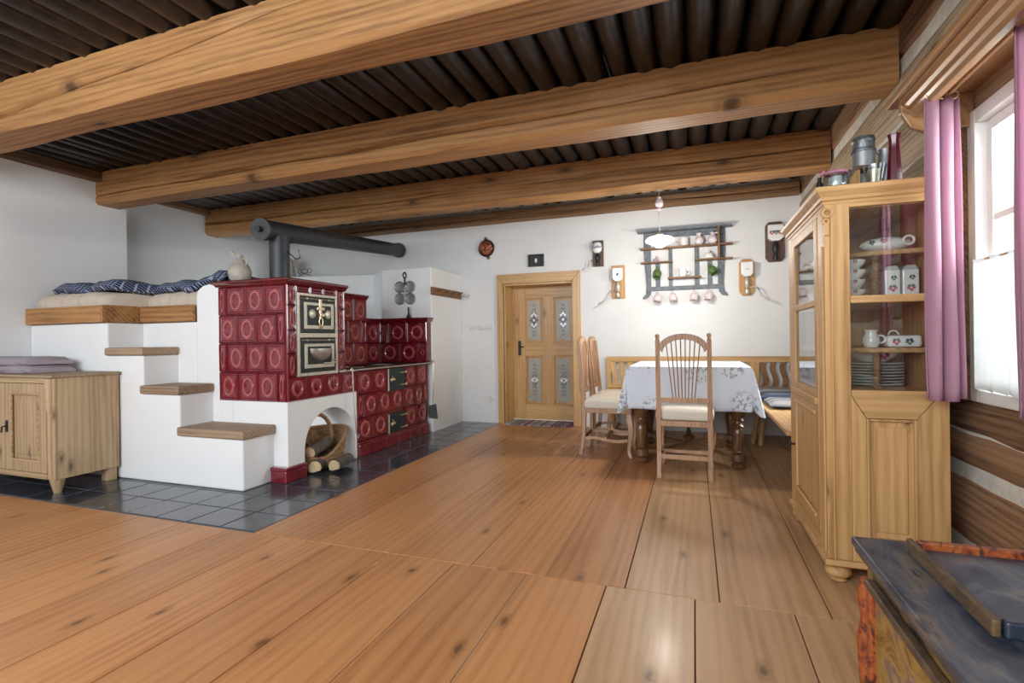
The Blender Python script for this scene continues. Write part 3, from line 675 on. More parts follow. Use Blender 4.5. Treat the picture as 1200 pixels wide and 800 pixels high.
# fire irons
o = MB().tube([(-2.665, 3.52, .755), (-2.665, 3.53, .5), (-2.665, 3.56, .23), (-2.665, 3.585, .19), (-2.665, 3.60, .22)], .0045).ring((-2.672, 3.52, .765), .014, .004, 'X').build('poker', STEEL, None, smooth=40)
tag(o, 'thin steel poker hanging from the hob rim beside the arched niche', 'poker')
sh = thing('ash_shovel', 'black ash shovel hanging at the far corner of the hob', 'shovel', (-2.66, 4.85, .16))
MB().tube([(-2.67, 4.905, .78), (-2.66, 4.90, .74), (-2.65, 4.86, .32)], .006).build('shaft', STEEL, sh, smooth=40)
MB().hexa([(-2.692, 4.83, .17), (-2.60, 4.865, .155), (-2.60, 4.875, .157), (-2.692, 4.84, .172), (-2.69, 4.83, .30), (-2.615, 4.86, .32), (-2.615, 4.87, .32), (-2.69, 4.84, .30)]).build('blade', IRON, sh, bevel=.01)
B('rail_hook', STEEL, sv, (-2.70, -2.66, 4.885, 4.925, .755, .785), bevel=.004)

# items on stove and chimney
jg = thing('stoneware_jug', 'grey stoneware jug with narrow neck on top of the stove', 'jug', (-3.325, 3.02, 1.464))
MB().lathe([(.05, 1.464), (.075, 1.50), (.085, 1.55), (.07, 1.60), (.035, 1.635), (.022, 1.66), (.026, 1.685), (.02, 1.686)], (-3.325, 3.02, 0), 22).build('body', STONEW, jg, smooth=60)
MB().ring((-3.275, 3.02, 1.635), .028, .007, 'Y').build('handle', STONEW, jg, smooth=60)
MB().tube([(-3.345, 3.02, 1.67), (-3.38, 3.0, 1.70), (-3.385, 3.0, 1.715)], .012).build('spout', STONEW, jg, smooth=60)
an = thing('angel_figurine', 'pale standing angel figurine on the chimney ledge behind the stovepipe', 'figurine', (-4.9, 5.35, 1.86))
ax_, ay_ = -5.13 + .11, 5.35
MB().lathe([(.075, 1.862), (.065, 1.95), (.04, 2.04), (.045, 2.08), (.02, 2.11)], (ax_, ay_, 0), 16).build('robe', STONEW, an, smooth=60)
MB().ell((ax_, ay_, 2.14), .03, .03, .038).build('head', PORC, an, smooth=60)
for s in (-1, 1):
    MB().prism([(ax_, 2.02), (ax_ + s * .05, 2.10), (ax_ + s * .12, 2.12), (ax_ + s * .11, 2.03), (ax_ + s * .04, 1.97)], 'xz', ay_ + .02, ay_ + .03).build('wing', STONEW, an, bevel=.003)
o = MB().tube([(-4.78 + .012 * math.cos(t * .7) * (4 + t * .1), 5.35, 1.93 + .03 * math.sin(t * .7) + .0 * t) for t in range(0, 10)], .004).tube([(-4.88, 5.35, 1.865), (-4.78, 5.35, 1.90), (-4.68, 5.35, 1.865)], .005).ring((-4.70, 5.35, 1.93), .03, .004).ring((-4.86, 5.35, 1.93), .03, .004).build('scrolled_iron_stand', IRON, None, smooth=40)
tag(o, 'small scrolled black iron stand beside the angel figurine', 'ornament')
# dumpling pan
pn = thing('dimple_pan', 'cast pan with four round wells hanging on the chimney block', 'pan', (-3.02, 4.94, 1.55))
for dx in (-.066, .066):
    for dz in (-.066, .066):
        MB().lathe([(.064, 4.948), (.066, 4.932), (.060, 4.930), (.055, 4.938), (.03, 4.942), (.001, 4.943)], (-3.025 + dx, 0, 1.535 + dz), 22, 'Y').build('well', PEWTER, pn, smooth=40)
MB().ring((-3.025, 4.937, 1.535), .018, .004).build('hub', PEWTER, pn, smooth=40)
MB().tube([(-3.025, 4.938, 1.60), (-3.025, 4.93, 1.66), (-3.025, 4.93, 1.70)], .009).ring((-3.025, 4.93, 1.73), .02, .006, sz=1.5).tube([(-3.05, 4.935, 1.625), (-3.025, 4.935, 1.66), (-3.0, 4.935, 1.625)], .006).build('handle', IRON, pn, smooth=40)
o = MB().lathe([(.028, 1.2505), (.022, 1.27), (.010, 1.29), (.008, 1.34), (.012, 1.355), (.003, 1.375)], (-2.955, 4.89, 0), 12).build('iron_weight', IRON, None, smooth=40)
tag(o, 'small dark iron weight on the stove below the hanging pan', 'weight')
rk = thing('peg_rack', 'short dark wooden peg rail on the side of the chimney block', 'coat rack', (-2.69, 5.3, 1.5))
B('board', RACKW, rk, (-2.699, -2.675, 4.925, 5.66, 1.50, 1.588), bevel=.006)
for y in (5.05, 5.22, 5.39, 5.56): MB().tube([(-2.675, y, 1.55), (-2.64, y, 1.552), (-2.61, y, 1.57)], .010).build('peg', RACKW, rk, smooth=40)
MB().tube([(-2.675, 5.655, 1.54), (-2.60, 5.655, 1.52), (-2.575, 5.655, 1.55)], .006).build('hook', STEEL, rk, smooth=40)

# firewood basket
bk = thing('wicker_basket', 'brown wicker firewood basket with arched handle in the stove niche', 'basket', (-2.85, 3.33, 0))
cx, cy = -2.86, 3.33
def brad(z): return 1 + .25 * (z / .26)
def btop(a): return .27 - .19 * max(0, math.cos(a + .55)) ** 1.5
rings = []
n = 36
for j in range(9):
    rings.append([(cx + .14 * brad(btop(a) * j / 8) * math.cos(a), cy + .215 * brad(btop(a) * j / 8) * math.sin(a), .012 + btop(a) * j / 8) for a in [2 * PI * i / n for i in range(n)]])
m = MB().loft(rings, cap=False); m.build('wall', WICK, bk, smooth=60, solid=.012)
B('bottom', WICK, bk, (cx - .12, cx + .12, cy - .17, cy + .17, .006, .02), bevel=.004)
m = MB()
for j in range(1, 10):
    for i in range(n):
        a0_, a1_ = 2 * PI * i / n, 2 * PI * (i + 1) / n; s = .008 * (1 if (i + j) % 2 else -1)
        z0_ = btop(a0_) * j / 9.3; z1_ = btop(a1_) * j / 9.3
        m.tube([(cx + (.14 * brad(z0_) + s) * math.cos(a0_), cy + (.215 * brad(z0_) + s) * math.sin(a0_), .014 + z0_), (cx + (.14 * brad(z1_) - s) * math.cos(a1_), cy + (.215 * brad(z1_) - s) * math.sin(a1_), .014 + z1_)], .009, 5)
w_ = m.build('weave', WICK, bk, smooth=60); w_['kind'] = 'stuff'
MB().tube([(cx + .14 * brad(btop(a)) * math.cos(a), cy + .215 * brad(btop(a)) * math.sin(a), .014 + btop(a)) for a in [2 * PI * i / 40 for i in range(41)]], .014).build('rim', WICK, bk, smooth=60)
MB().tube([(cx + .03, cy - .06 + .18 * math.cos(PI * i / 16), .22 + .205 * math.sin(PI * i / 16)) for i in range(17)], .016).build('handle', WICK, bk, smooth=60)
lg = [((-2.775, 3.13, .150), .05, .30, 12, 10, 'pale split log resting highest in the basket'), ((-2.70, 3.10, .052), .052, .30, 25, 0, 'bark covered log on the tiles before the basket'), ((-2.595, 3.19, .050), .048, .26, 14, 0, 'short split log lying nearest the hob side'), ((-2.85, 3.20, .10), .045, .26, 18, 4, 'grey log tucked under the pale one in the basket')]
for i, (p, r, L, ang, tl, lab) in enumerate(lg):
    t = thing('firewood_log', lab, 'log', p, 0)
    d = Vector((-math.sin(math.radians(ang)), math.cos(math.radians(ang)), math.sin(math.radians(tl)) * .5)).normalized(); side = d.cross(Vector((0, 0, 1))).normalized(); up = side.cross(d)
    sec = [(math.cos(x_) * r * (1 if 0 < x_ < PI else .95), math.sin(x_) * r) for x_ in [2 * PI * q / 10 for q in range(10)]]
    sec = [(u, max(v, -r * .6 + .25 * u)) for u, v in sec]
    def P(u, v, s): return Vector(p) + side * u + up * v + d * s
    MB().loft([[P(u, v, 0) for u, v in sec], [P(u * 1.05, v, L * .5) for u, v in sec], [P(u, v * .95, L) for u, v in sec]], cap=False).build('bark', BARK, t, smooth=40)
    for s in (0, L):
        MB().loft([[P(u * .99, v * .99, s - .002) for u, v in sec], [P(u * .99, v * .99, s + .002) for u, v in sec]]).build('cut_end', FIRE, t)

# ================================================================== LEFT DRESSER
ds = thing('pine_dresser', 'stripped pine dresser with panelled doors standing on the slate tiles', 'dresser', (-4.58, 2.38, 0))
X0, X1, Ya, Yb_ = -5.10, -4.045, 2.172, 2.582
B('top', GREYPINE, ds, (X0 - .015, X1 + .018, Ya - .022, Yb_ + .004, .783, .803), bevel=.005)
B('body', DPINE, ds, (X0, X1, Ya + .02, Yb_, .095, .783), bevel=.003)
for x0, x1 in ((-5.10, -5.04), (-4.125, -4.045)): B('stile', DPINE, ds, (x0, x1, Ya, Ya + .02, .095, .783), bevel=.004)
B('top_rail', DPINEX, ds, (-5.04, -4.125, Ya, Ya + .02, .745, .783), bevel=.003)
B('bottom_rail', DPINEX, ds, (-5.04, -4.125, Ya - .004, Ya + .02, .095, .132), bevel=.003)
for x0, x1 in ((-5.038, -4.585), (-4.58, -4.127)):
    d = B('door', DPINE, ds, (x0, x0 + .075, Ya - .004, Ya + .018, .135, .742), (x1 - .075, x1, Ya - .004, Ya + .018, .135, .742), (x0 + .075, x1 - .075, Ya - .004, Ya + .018, .665, .742), (x0 + .075, x1 - .075, Ya - .004, Ya + .018, .135, .215), bevel=.003)
    B('door_panel', DPINE, d, (x0 + .075, x1 - .075, Ya + .008, Ya + .018, .215, .665), (x0 + .11, x1 - .11, Ya + .002, Ya + .012, .25, .63), bevel=.005)
    B('bead', DPINEX, d, (x0 + .07, x1 - .07, Ya - .008, Ya + .004, .66, .675), (x0 + .07, x1 - .07, Ya - .008, Ya + .004, .205, .22), (x0 + .07, x0 + .083, Ya - .008, Ya + .004, .22, .66), (x1 - .083, x1 - .07, Ya - .008, Ya + .004, .22, .66), bevel=.004)
MB().box(-4.565, -4.545, Ya - .012, Ya - .003, .40, .48).build('lock_plate', IRON, ds, bevel=.002)
MB().tube([(-4.553, Ya - .012, .44), (-4.553, Ya - .035, .44), (-4.553, Ya - .038, .40)], .006).build('key', IRON, ds)
for x in (-5.07, -4.085):
    MB().lathe([(.022, .55), (.03, .60), (.024, .63), (.034, .66), (.024, .69), (.034, .73), (.03, .775), (.02, .78)], (x, Ya + .002, 0), 12).lathe([(.014, .14), (.02, .25), (.018, .4), (.022, .55)], (x, Ya + .004, 0), 10).build('turned_ornament', DPINE, ds, smooth=50)
for x, y in ((-5.06, Ya + .04), (-4.09, Ya + .04)):
    MB().lathe([(.022, 0), (.034, .05), (.042, .085), (.042, .096)], (x, y, 0), 12).build('foot', DPINE, ds, smooth=40)
for x in (-5.08, -4.13): B('foot', DPINE, ds, (x, x + .07, Yb_ - .075, Yb_ - .01, 0, .097), bevel=.005)
for i, (z, dx, lab) in enumerate(((.804, 0, 'lower mauve grey blanket folded on the pine dresser'), (.862, -.03, 'upper mauve grey blanket folded on the pine dresser'))):
    rings = []
    for k in range(13):
        t = k / 12; x = -5.07 + dx + .64 * t; e = math.sin(min(1, (1 - abs(2 * t - 1)) * 6) * PI / 2); h = .056 * (.55 + .45 * e)
        rings.append([(x, yy, z + .002 + (h * zz if zz else 0) + .003 * math.sin(t * 11 + i)* (zz > 0)) for yy, zz in ((2.24, 0), (2.225, .5), (2.25, .95), (2.38, 1), (2.5, .95), (2.53, .5), (2.52, 0))])
    o = MB().loft(rings).build('folded_blanket', MAUVE, None, smooth=60); tag(o, lab, 'blanket')

# ================================================================== CABINET
cb = thing('glazed_cabinet', 'tall pine display cabinet with glass sides standing against the log wall', 'cabinet', (.7, 2.75, 0))
x0, x1, y0, y1, zt = .50, .905, 2.356, 3.16, 1.525
# side facing the room
B('corner_stile', PINE, cb, (x0, .588, y0, y0 + .022, .10, zt), bevel=.003)
B('corner_stile', PINE, cb, (.845, x1, y0, y0 + .022, .78, zt), bevel=.003)
MB().prism([(.866, .10), (x1, .10), (x1, .78), (.866, .752), (.803, .668), (.803, .10)], 'xz', y0, y0 + .022).build('lower_stile', PINE, cb, bevel=.002)
MB().prism([(.588, .10), (.638, .10), (.638, .668), (.588, .755)], 'xz', y0, y0 + .022).build('lower_stile', PINE, cb, bevel=.002)
MB().prism([(.589, .757), (.639, .670), (.802, .670), (.865, .755), (.865, .78), (.589, .78)], 'xz', y0, y0 + .022).build('mitred_rail', PINEX, cb, bevel=.002)
B('bottom_rail', PINEX, cb, (.638, .803, y0, y0 + .022, .10, .19), bevel=.002)
p = B('side_panel', PINE, cb, (.638, .803, y0 + .010, y0 + .020, .19, .668), bevel=0)
B('raised_field', PINE, p, (.668, .775, y0 + .005, y0 + .012, .222, .636), bevel=.004)
B('bead', PINE, p, (.638, .648, y0 - .003, y0 + .012, .19, .668), (.793, .803, y0 - .003, y0 + .012, .19, .668), (.648, .793, y0 - .003, y0 + .012, .658, .668), (.648, .793, y0 - .003, y0 + .012, .19, .20), bevel=.003)
B('glazing_rail', PINEX, cb, (.588, .845, y0 - .004, y0 + .02, 1.125, 1.155), bevel=.005)
B('top_rail', PINEX, cb, (.588, .845, y0, y0 + .022, 1.508, zt), bevel=.002)
B('glass_pane', GLASS, cb, (.588, .845, y0 + .010, y0 + .012, 1.155, 1.508), bevel=0)
B('glass_pane', GLASS, cb, (.588, .845, y0 + .010, y0 + .012, .78, 1.125), bevel=0)
B('corner_bead', PINE, cb, (.522, .528, y0 - .004, y0 + .002, .10, 1.50), (.494, .502, y0 + .02, y0 + .035, .12, 1.36), bevel=.002)
# door side (faces the room, -X)
Bs('front_stile', PINE, cb, (x0, x0 + .022, y0 + .022, 2.47, .10, zt), (x0, x0 + .022, 3.05, y1, .10, zt), bevel=.003)
Bs('front_rail', PINEY, cb, (x0, x0 + .022, 2.47, 3.05, 1.50, zt), (x0, x0 + .022, 2.47, 3.05, .10, .16), bevel=.003)
d = B('door', PINE, cb, (x0 - .004, x0 + .018, 2.473, 2.53, .162, 1.498), (x0 - .004, x0 + .018, 2.99, 3.047, .162, 1.498), (x0 - .004, x0 + .018, 2.53, 2.99, 1.455, 1.498), (x0 - .004, x0 + .018, 2.53, 2.99, 1.125, 1.155), (x0 - .004, x0 + .018, 2.53, 2.99, .665, .765), (x0 - .004, x0 + .018, 2.53, 2.99, .162, .215), bevel=.003)
B('door_glass', GLASS, d, (x0 + .006, x0 + .008, 2.53, 2.99, 1.155, 1.455), bevel=0)
B('door_glass', GLASS, d, (x0 + .006, x0 + .008, 2.53, 2.99, .765, 1.125), bevel=0)
B('door_panel', PINE, d, (x0 + .004, x0 + .014, 2.53, 2.99, .215, .665), bevel=.002)
Bs('moulding', PINEY, d, (x0 - .018, x0 + .002, 2.475, 3.045, .705, .735), (x0 - .012, x0 + .004, 2.53, 2.99, .655, .672), (x0 - .012, x0 + .004, 2.53, 2.99, .208, .225), bevel=.006)
MB().tube([(x0, 3.02, .43), (x0 - .022, 3.02, .43)], .006).ell((x0 - .026, 3.02, .43), .010, .010, .010).build('knob', IRON, d, smooth=50)
B('carcass', PINE, cb, (x1 - .02, x1, y0 + .022, y1, .10, zt), (x0 + .022, x1 - .02, y1 - .02, y1, .10, zt), bevel=0)
B('floor_board', PINEY, cb, (x0 + .022, x1 - .02, y0 + .022, y1 - .02, .10, .12), bevel=0)
for z in (.758,): B('shelf', PINEY, cb, (x0 + .022, x1 - .02, y0 + .025, y1 - .02, z, z + .018), bevel=.002)
B('shelf', PINEY, cb, (x0 + .03, x1 - .02, y0 + .05, y1 - .02, 1.128, 1.146), bevel=.002)
B('top_board', PINEY, cb, (x0 + .022, x1 - .02, y0 + .022, y1 - .02, 1.505, zt), bevel=0)
def cshelf(z):
    MB().prism([(.53, 2.60), (.60, 2.52), (.70, 2.47), (.88, 2.455), (.88, 3.13), (.53, 3.13)], 'xy', z, z + .02).build('shelf', PINEY, cb, bevel=.004)
cshelf(1.325); cshelf(.925)
for zb, zt_ in ((1.146, 1.325), (.776, .925)):
    h = zt_ - zb
    MB().lathe([(.016, zb), (.02, zb + h * .06), (.010, zb + h * .14), (.019, zb + h * .3), (.012, zb + h * .45), (.021, zb + h * .55), (.011, zb + h * .68), (.017, zb + h * .84), (.010, zb + h * .9), (.02, zb + h)], (.712, 2.488, 0), 14).build('turned_column', WALNUT if 0 else RACKW, cb, smooth=50)
def corn(prof, y_end, mat, name, b=.001):
    R = [[(x0 - o_, y0 - o_, z), (x1, y0 - o_, z), (x1, y_end + o_, z), (x0 - o_, y_end + o_, z)] for o_, z in prof]
    return MB().loft(R).build(name, mat, cb, bevel=b)
corn([(0, 1.522), (.004, 1.526), (.004, 1.536), (.012, 1.54), (.014, 1.552), (.024, 1.562), (.032, 1.572), (.034, 1.588), (.03, 1.592)], y1, PINEX, 'cornice')
corn([(.0, .10), (.010, .098), (.012, .078), (.0, .07)], y1, PINEX, 'plinth')
MB().ring((.508, y0 - .008, 1.49), .016, .006, 'Y').ring((.505, y0 - .006, 1.455), .010, .005, 'Y').box(.498, .516, y0 - .012, y0 + .002, 1.40, 1.45).build('carved_volute', PINE, cb, smooth=40)
for px_, py_ in ((.545, 2.405), (.545, 3.11), (.865, 2.405), (.865, 3.11)):
    MB().lathe([(.026, 0), (.034, .006), (.026, .014), (.046, .026), (.050, .042), (.040, .056), (.028, .062), (.030, .0705)], (px_, py_, 0), 20).build('bun_foot', PINE, cb, smooth=50)

# crockery helpers
def sprig(m, c, s, n='Y', mi=1):
    x, y, z = c
    for k in range(5):
        a = k * 2.4; dx, dz = math.cos(a) * s * .55, math.sin(a) * s * .55
        m.mat(mi + (k % 2)); r = s * .38
        if n == 'Y': m.ell((x + dx, y, z + dz), r, .0012, r, 8, 4)
        else: m.ell((x, y + dx, z + dz), .0012, r, r, 8, 4)
FL = [PORC, REDPRINT, GREENPRINT, BLUEPRINT]
def plate(x, y, z, r):
    MB().lathe([(r * .5, z), (r * .62, z + .003), (r, z + .014), (r, z + .017), (r * .62, z + .007), (.001, z + .006)], (x, y, 0), 24).build('x', PORC, None)
pl0 = None
z = .7765
GREENRIM = plain('green grey rimmed porcelain', (.42, .50, .48), .2, coat=.5)
for k in range(8):
    m = MB(); r = .125
    m.mat(0).lathe([(r * .5, z), (r * .62, z + .003), (r * .92, z + .010), (r * .92, z + .013), (r * .62, z + .006), (.001, z + .005)], (.735, 2.65, 0), 24)
    m.mat(1).ring((.735, 2.65, z + .0125), r * .95, .003, 'Z', 24, 6)
    o = m.build('plate', [PORC, GREENRIM], None, smooth=50)
    tag(o, ['lowest white plate of the stack in the glazed cabinet', 'second plate up in the stack in the glazed cabinet', 'third plate up in the stack in the glazed cabinet', 'fourth plate up in the stack in the glazed cabinet', 'fourth plate from the top of the cabinet plate stack', 'third plate from the top of the cabinet plate stack', 'second plate from the top of the cabinet plate stack', 'topmost plate of the stack under the serving bowl'][k], 'plate', 'plates stacked in the cabinet'); z += .0125
t = thing('serving_bowl', 'wide white bowl with a pink flower on top of the plates', 'bowl', (.745, 2.65, z + .004))
MB().lathe([(.05, z + .004), (.055, z + .008), (.085, z + .03), (.10, z + .056), (.096, z + .056), (.05, z + .012), (.001, z + .010)], (.745, 2.65, 0), 26).build('bowl', PORC, t, smooth=50)
m = MB(); sprig(m, (.76, 2.561, z + .036), .022); m.build('flower_print', FL, t)
t = thing('creamer_jug', 'white creamer jug with curled handle in the cabinet', 'jug', (.715, 2.53, .945))
MB().lathe([(.022, .946), (.032, .965), (.03, .985), (.02, 1.005), (.026, 1.02), (.023, 1.02)], (.705, 2.53, 0), 18).build('body', PORC, t, smooth=50)
MB().ring((.738, 2.525, .98), .016, .004).build('handle', PORC, t, smooth=50)
t = thing('flowered_dish', 'oblong white dish with flower sprigs right of the creamer jug', 'dish', (.80, 2.54, .945))
MB().box(.755, .875, 2.50, 2.60, .946, .995).build('body', PORC, t, bevel=.012, seg=3)
m = MB(); sprig(m, (.785, 2.4988, .97), .016); sprig(m, (.83, 2.4988, .97), .016, mi=2); m.build('flower_print', FL, t)
MB().ring((.79, 2.55, .997), .018, .003, a0=0, a1=PI).build('handle', PORC, t, smooth=50)
for i, (x, lab, w2) in enumerate(((.775, 'tall white storage tin with flowers just right of the cabinet column', .026), (.838, 'tall white storage tin with flowers at the right edge of the cabinet', .028))):
    t = thing('storage_tin', lab, 'tin', (x, 2.53, 1.147), 0, 'flowered tins in the cabinet')
    MB().box(x - w2, x + w2, 2.50, 2.56, 1.1475, 1.265).build('body', PORC, t, bevel=.004)
    MB().prism([(x - w2, 1.265), (x + w2, 1.265), (x + w2 * .6, 1.282), (x - w2 * .6, 1.282)], 'xz', 2.502, 2.558).build('lid', GREENRIM, t, bevel=.002)
    m = MB(); sprig(m, (x, 2.4988, 1.19), .017, mi=1); sprig(m, (x + .004, 2.4988, 1.232), .012, mi=2); m.build('flower_print', FL, t)
t = thing('soup_tureen', 'long white tureen with flower garland on the top cabinet shelf', 'tureen', (.77, 2.56, 1.345))
MB().ell((.77, 2.56, 1.378), .095, .05, .032, 20, 10).build('body', PORC, t, smooth=60)
MB().ring((.835, 2.51, 1.385), .018, .005).build('handle', PORC, t, smooth=50)
m = MB(); sprig(m, (.75, 2.512, 1.39), .014); sprig(m, (.71, 2.518, 1.385), .012, mi=2); m.build('flower_print', FL, t)
z = 1.147
for k in range(4):
    t = thing('stacked_bowl', ('lowest', 'second lowest', 'second highest', 'topmost')[k] + ' white floral bowl of the stack inside the upper cabinet', 'bowl', (.625, 2.50, z), 0, 'bowls stacked in the upper cabinet')
    MB().lathe([(.028, z), (.032, z + .003), (.052, z + .028), (.055, z + .040), (.052, z + .040), (.028, z + .008), (.001, z + .006)], (.625, 2.50, 0), 20).build('bowl', PORC, t, smooth=50)
    m = MB(); sprig(m, (.63, 2.4455, z + .032), .009); m.build('flower_print', FL, t); z += .041
for k, (y_, z_) in enumerate(((2.68, .777), (2.80, .777))):
    t = thing('glass_carafe', ('nearer', 'farther')[k] + ' clear glass carafe behind the cabinet door glass', 'carafe', (.60, y_, z_))
    MB().lathe([(.035, z_), (.04, z_ + .05), (.018, z_ + .10), (.022, z_ + .13), (.020, z_ + .13), (.016, z_ + .10), (.036, z_ + .05), (.03, z_ + .004)], (.60, y_, 0), 16).build('body', JARGLASS, t, smooth=50)
for k, y_ in enumerate((2.66, 2.76, 2.87)):
    t = thing('patterned_cup', ('nearest', 'middle', 'farthest')[k] + ' patterned cup on the shelf behind the cabinet door glass', 'cup', (.57, y_, 1.147))
    MB().lathe([(.02, 1.147), (.032, 1.18), (.036, 1.205), (.033, 1.205), (.001, 1.152)], (.57, y_, 0), 16).build('body', PORCP, t, smooth=50)
    MB().ring((.57, y_ - .042, 1.182), .014, .004, 'X').build('handle', PORCP, t, smooth=50)
    t = thing('standing_plate', ('nearest', 'middle', 'farthest')[k] + ' small plate on the top shelf behind the cabinet door glass', 'plate', (.60, y_ , 1.346))
    MB().lathe([(.04, 1.3465), (.055, 1.36), (.054, 1.362), (.001, 1.352)], (.60, y_, 0), 18).build('dish', PORC, t, smooth=50)

# items on the cabinet top (z 1.592)
ZT = 1.5925
t = thing('candle_jar', 'ribbed glass jar with white candle under a pink ribbon on the cabinet', 'jar', (.545, 2.42, ZT))
MB().lathe([(.034, ZT), (.045, ZT + .01), (.047, ZT + .05), (.04, ZT + .068), (.037, ZT + .068), (.043, ZT + .05), (.04, ZT + .012), (.001, ZT + .006)], (.555, 2.40, 0), 24).build('glass', JARGLASS, t, smooth=40)
MB().lathe([(.021, ZT + .007), (.021, ZT + .052), (.001, ZT + .052)], (.555, 2.40, 0), 18).build('candle', PORC, t, smooth=40)
MB().ring((.555, 2.40, ZT + .066), .037, .007, 'Z').tube([(.522, 2.39, ZT + .062), (.505, 2.385, ZT + .075), (.50, 2.385, ZT + .06)], .006).build('ribbon', plain('mauve ribbon', (.45, .18, .26), .8, var=.3, vscale=50), t, smooth=50)
o = MB().lathe([(.012, ZT), (.014, ZT + .03), (.007, ZT + .045), (.008, ZT + .06), (.001, ZT + .061)], (.50, 2.42, 0), 14).build('dark_bottle', IRON, None, smooth=50)
tag(o, 'tiny dark bottle at the left end of the cabinet top', 'bottle')
t = thing('pewter_canister', 'large pewter canister with ornamented lid band on the cabinet', 'canister', (.70, 2.58, ZT))
MB().lathe([(.04, ZT), (.042, ZT + .19), (.001, ZT + .19)], (.70, 2.58, 0), 26).build('body', PEWTER, t, smooth=40)
MB().lathe([(.046, ZT + .19), (.046, ZT + .20), (.041, ZT + .205), (.041, ZT + .235), (.044, ZT + .24), (.040, ZT + .255), (.001, ZT + .257)], (.70, 2.58, 0), 26).build('lid', plain('dark pewter lid', (.17, .19, .19), .4, .7, var=.5, vscale=60, bmp=.4), t, smooth=40)
o = MB().lathe([(.026, ZT), (.026, ZT + .13), (.022, ZT + .137), (.001, ZT + .137)], (.648, 2.64, 0), 20).build('small_pewter_cup', PEWTER, None, smooth=40)
tag(o, 'slim pewter beaker left of the large canister', 'beaker')
t = thing('pewter_jug', 'dull pewter jug with handle between canister and dark red vase', 'jug', (.79, 2.62, ZT))
MB().lathe([(.035, ZT), (.045, ZT + .05), (.04, ZT + .12), (.026, ZT + .17), (.03, ZT + .205), (.027, ZT + .205)], (.792, 2.62, 0), 20).build('body', PEWTER, t, smooth=40)
MB().tube([(.76, 2.60, ZT + .19), (.735, 2.59, ZT + .20), (.73, 2.59, ZT + .16), (.755, 2.60, ZT + .10)], .006).build('handle', PEWTER, t, smooth=40)
t = thing('wooden_wedge_box', 'slant sided wooden box left of the brass tumbler on the cabinet', 'box', (.64, 2.45, ZT))
MB().prism([(.575, ZT), (.64, ZT), (.64, ZT + .085)], 'xz', 2.44, 2.50).build('sloped_side', PINE, t, bevel=.002)
B('lid', BRBOARD, t, (.635, .70, 2.43, 2.51, ZT + .083, ZT + .097), bevel=.001)
B('back', PINE, t, (.64, .65, 2.44, 2.50, ZT, ZT + .083), bevel=.001)
t = thing('glass_and_brass_vase', 'wide glass vase holding a brass tumbler on the cabinet', 'vase', (.685, 2.40, ZT))
MB().lathe([(.026, ZT), (.028, ZT + .004), (.040, ZT + .075), (.038, ZT + .075), (.026, ZT + .008), (.001, ZT + .006)], (.685, 2.385, 0), 24).build('glass', JARGLASS, t, smooth=40)
MB().lathe([(.020, ZT + .008), (.022, ZT + .06), (.001, ZT + .06)], (.682, 2.385, 0), 20).build('tumbler', BRASS, t, smooth=40)
o = MB().lathe([(.027, ZT), (.025, ZT + .04), (.019, ZT + .13), (.017, ZT + .165), (.024, ZT + .19), (.021, ZT + .19), (.001, ZT + .165)], (.75, 2.385, 0), 8).build('red_vase', GLASSRED, None, smooth=30)
tag(o, 'tall dark red faceted vase at the right on the cabinet', 'vase')

# ================================================================== CURTAINS, PELMET
pm = thing('curtain_pelmet', 'long moulded wooden pelmet above the window curtains', 'pelmet', (.85, 1.6, 1.82))
B('top_board', PELM, pm, (.745, 1.0, .2, 2.46, 1.905, 1.93), bevel=.004)
MB().prism([(.81, 1.835), (.835, 1.835), (.835, 1.904), (.765, 1.904), (.762, 1.892), (.778, 1.885), (.786, 1.872), (.80, 1.866), (.806, 1.855)], 'xz', .2, 2.37).build('moulded_fascia', PELM, pm, bevel=.001)
MB().prism([(.77, 1.905), (.77, 1.86), (.80, 1.80), (.85, 1.775), (.998, 1.775), (.998, 1.905)], 'xz', 2.375, 2.40).build('bracket', PELM, pm, bevel=.004)
MB().tube([(.885, .25, 1.872), (.885, 2.374, 1.872)], .008).build('curtain_rod', PELM, pm, smooth=40)
def curtain(ya, yb, xc, z0, z1, nf, label, amp=.022, flare=0.0, seed=1):
    rnd = random.Random(seed); phs = rnd.random() * 6
    t = thing('pink_curtain', label, 'curtain', (xc, (ya + yb) / 2, z0), 0, 'dusty pink curtains')
    def f(u, v):
        z = z0 + (z1 - z0) * v; k = 1 + flare * (1 - v)
        y = ya + (yb - ya) * u + .008 * math.sin(v * 5 + u * 4)
        x = xc[0] + (xc[1] - xc[0]) * u + amp * k * math.sin(u * nf * 2 * PI + phs + .7 * math.sin(v * 3)) + .01 * math.sin(v * 7 + u * 6) * (1 - v)
        return (x, y, z)
    MB().grid(f, 64, 24).build('cloth', PINK, t, smooth=80, solid=.003)
    return t
def thing_c(*a): pass
_t = thing
def curtain_at(ya, yb, xa, xb_, z0, z1, nf, label, amp, seed, dx=0):
    t = _t('pink_curtain', label, 'curtain', ((xa + xb_) / 2, (ya + yb) / 2, z0), 0, 'dusty pink curtains')
    def f(u, v):
        z = z0 + (z1 - z0) * v - .012 * (1 - v) * math.sin(u * PI)
        ph = u * nf * 2 * PI + seed + .5 * math.sin(v * 3)
        x = xa + (xb_ - xa) * u * (1 + .06 * (1 - v)) + dx * (1 - v) + .006 * math.cos(ph)
        y = ya + (yb - ya) * u + amp * math.sin(ph) * (.7 + .3 * (1 - v)) + .01 * math.sin(v * 6 + u * 5) * (1 - v)
        return (x, y, z)
    MB().grid(f, 72, 24).build('cloth', PINK, t, smooth=80, solid=.003)
    for k in range(3):
        u = (k + .5) / 3; MB().ring((xa + (xb_ - xa) * u, ya + (yb - ya) * u, z1 + .012), .014, .003, 'Y').build('ring', BRASS, t, smooth=50)
    return t
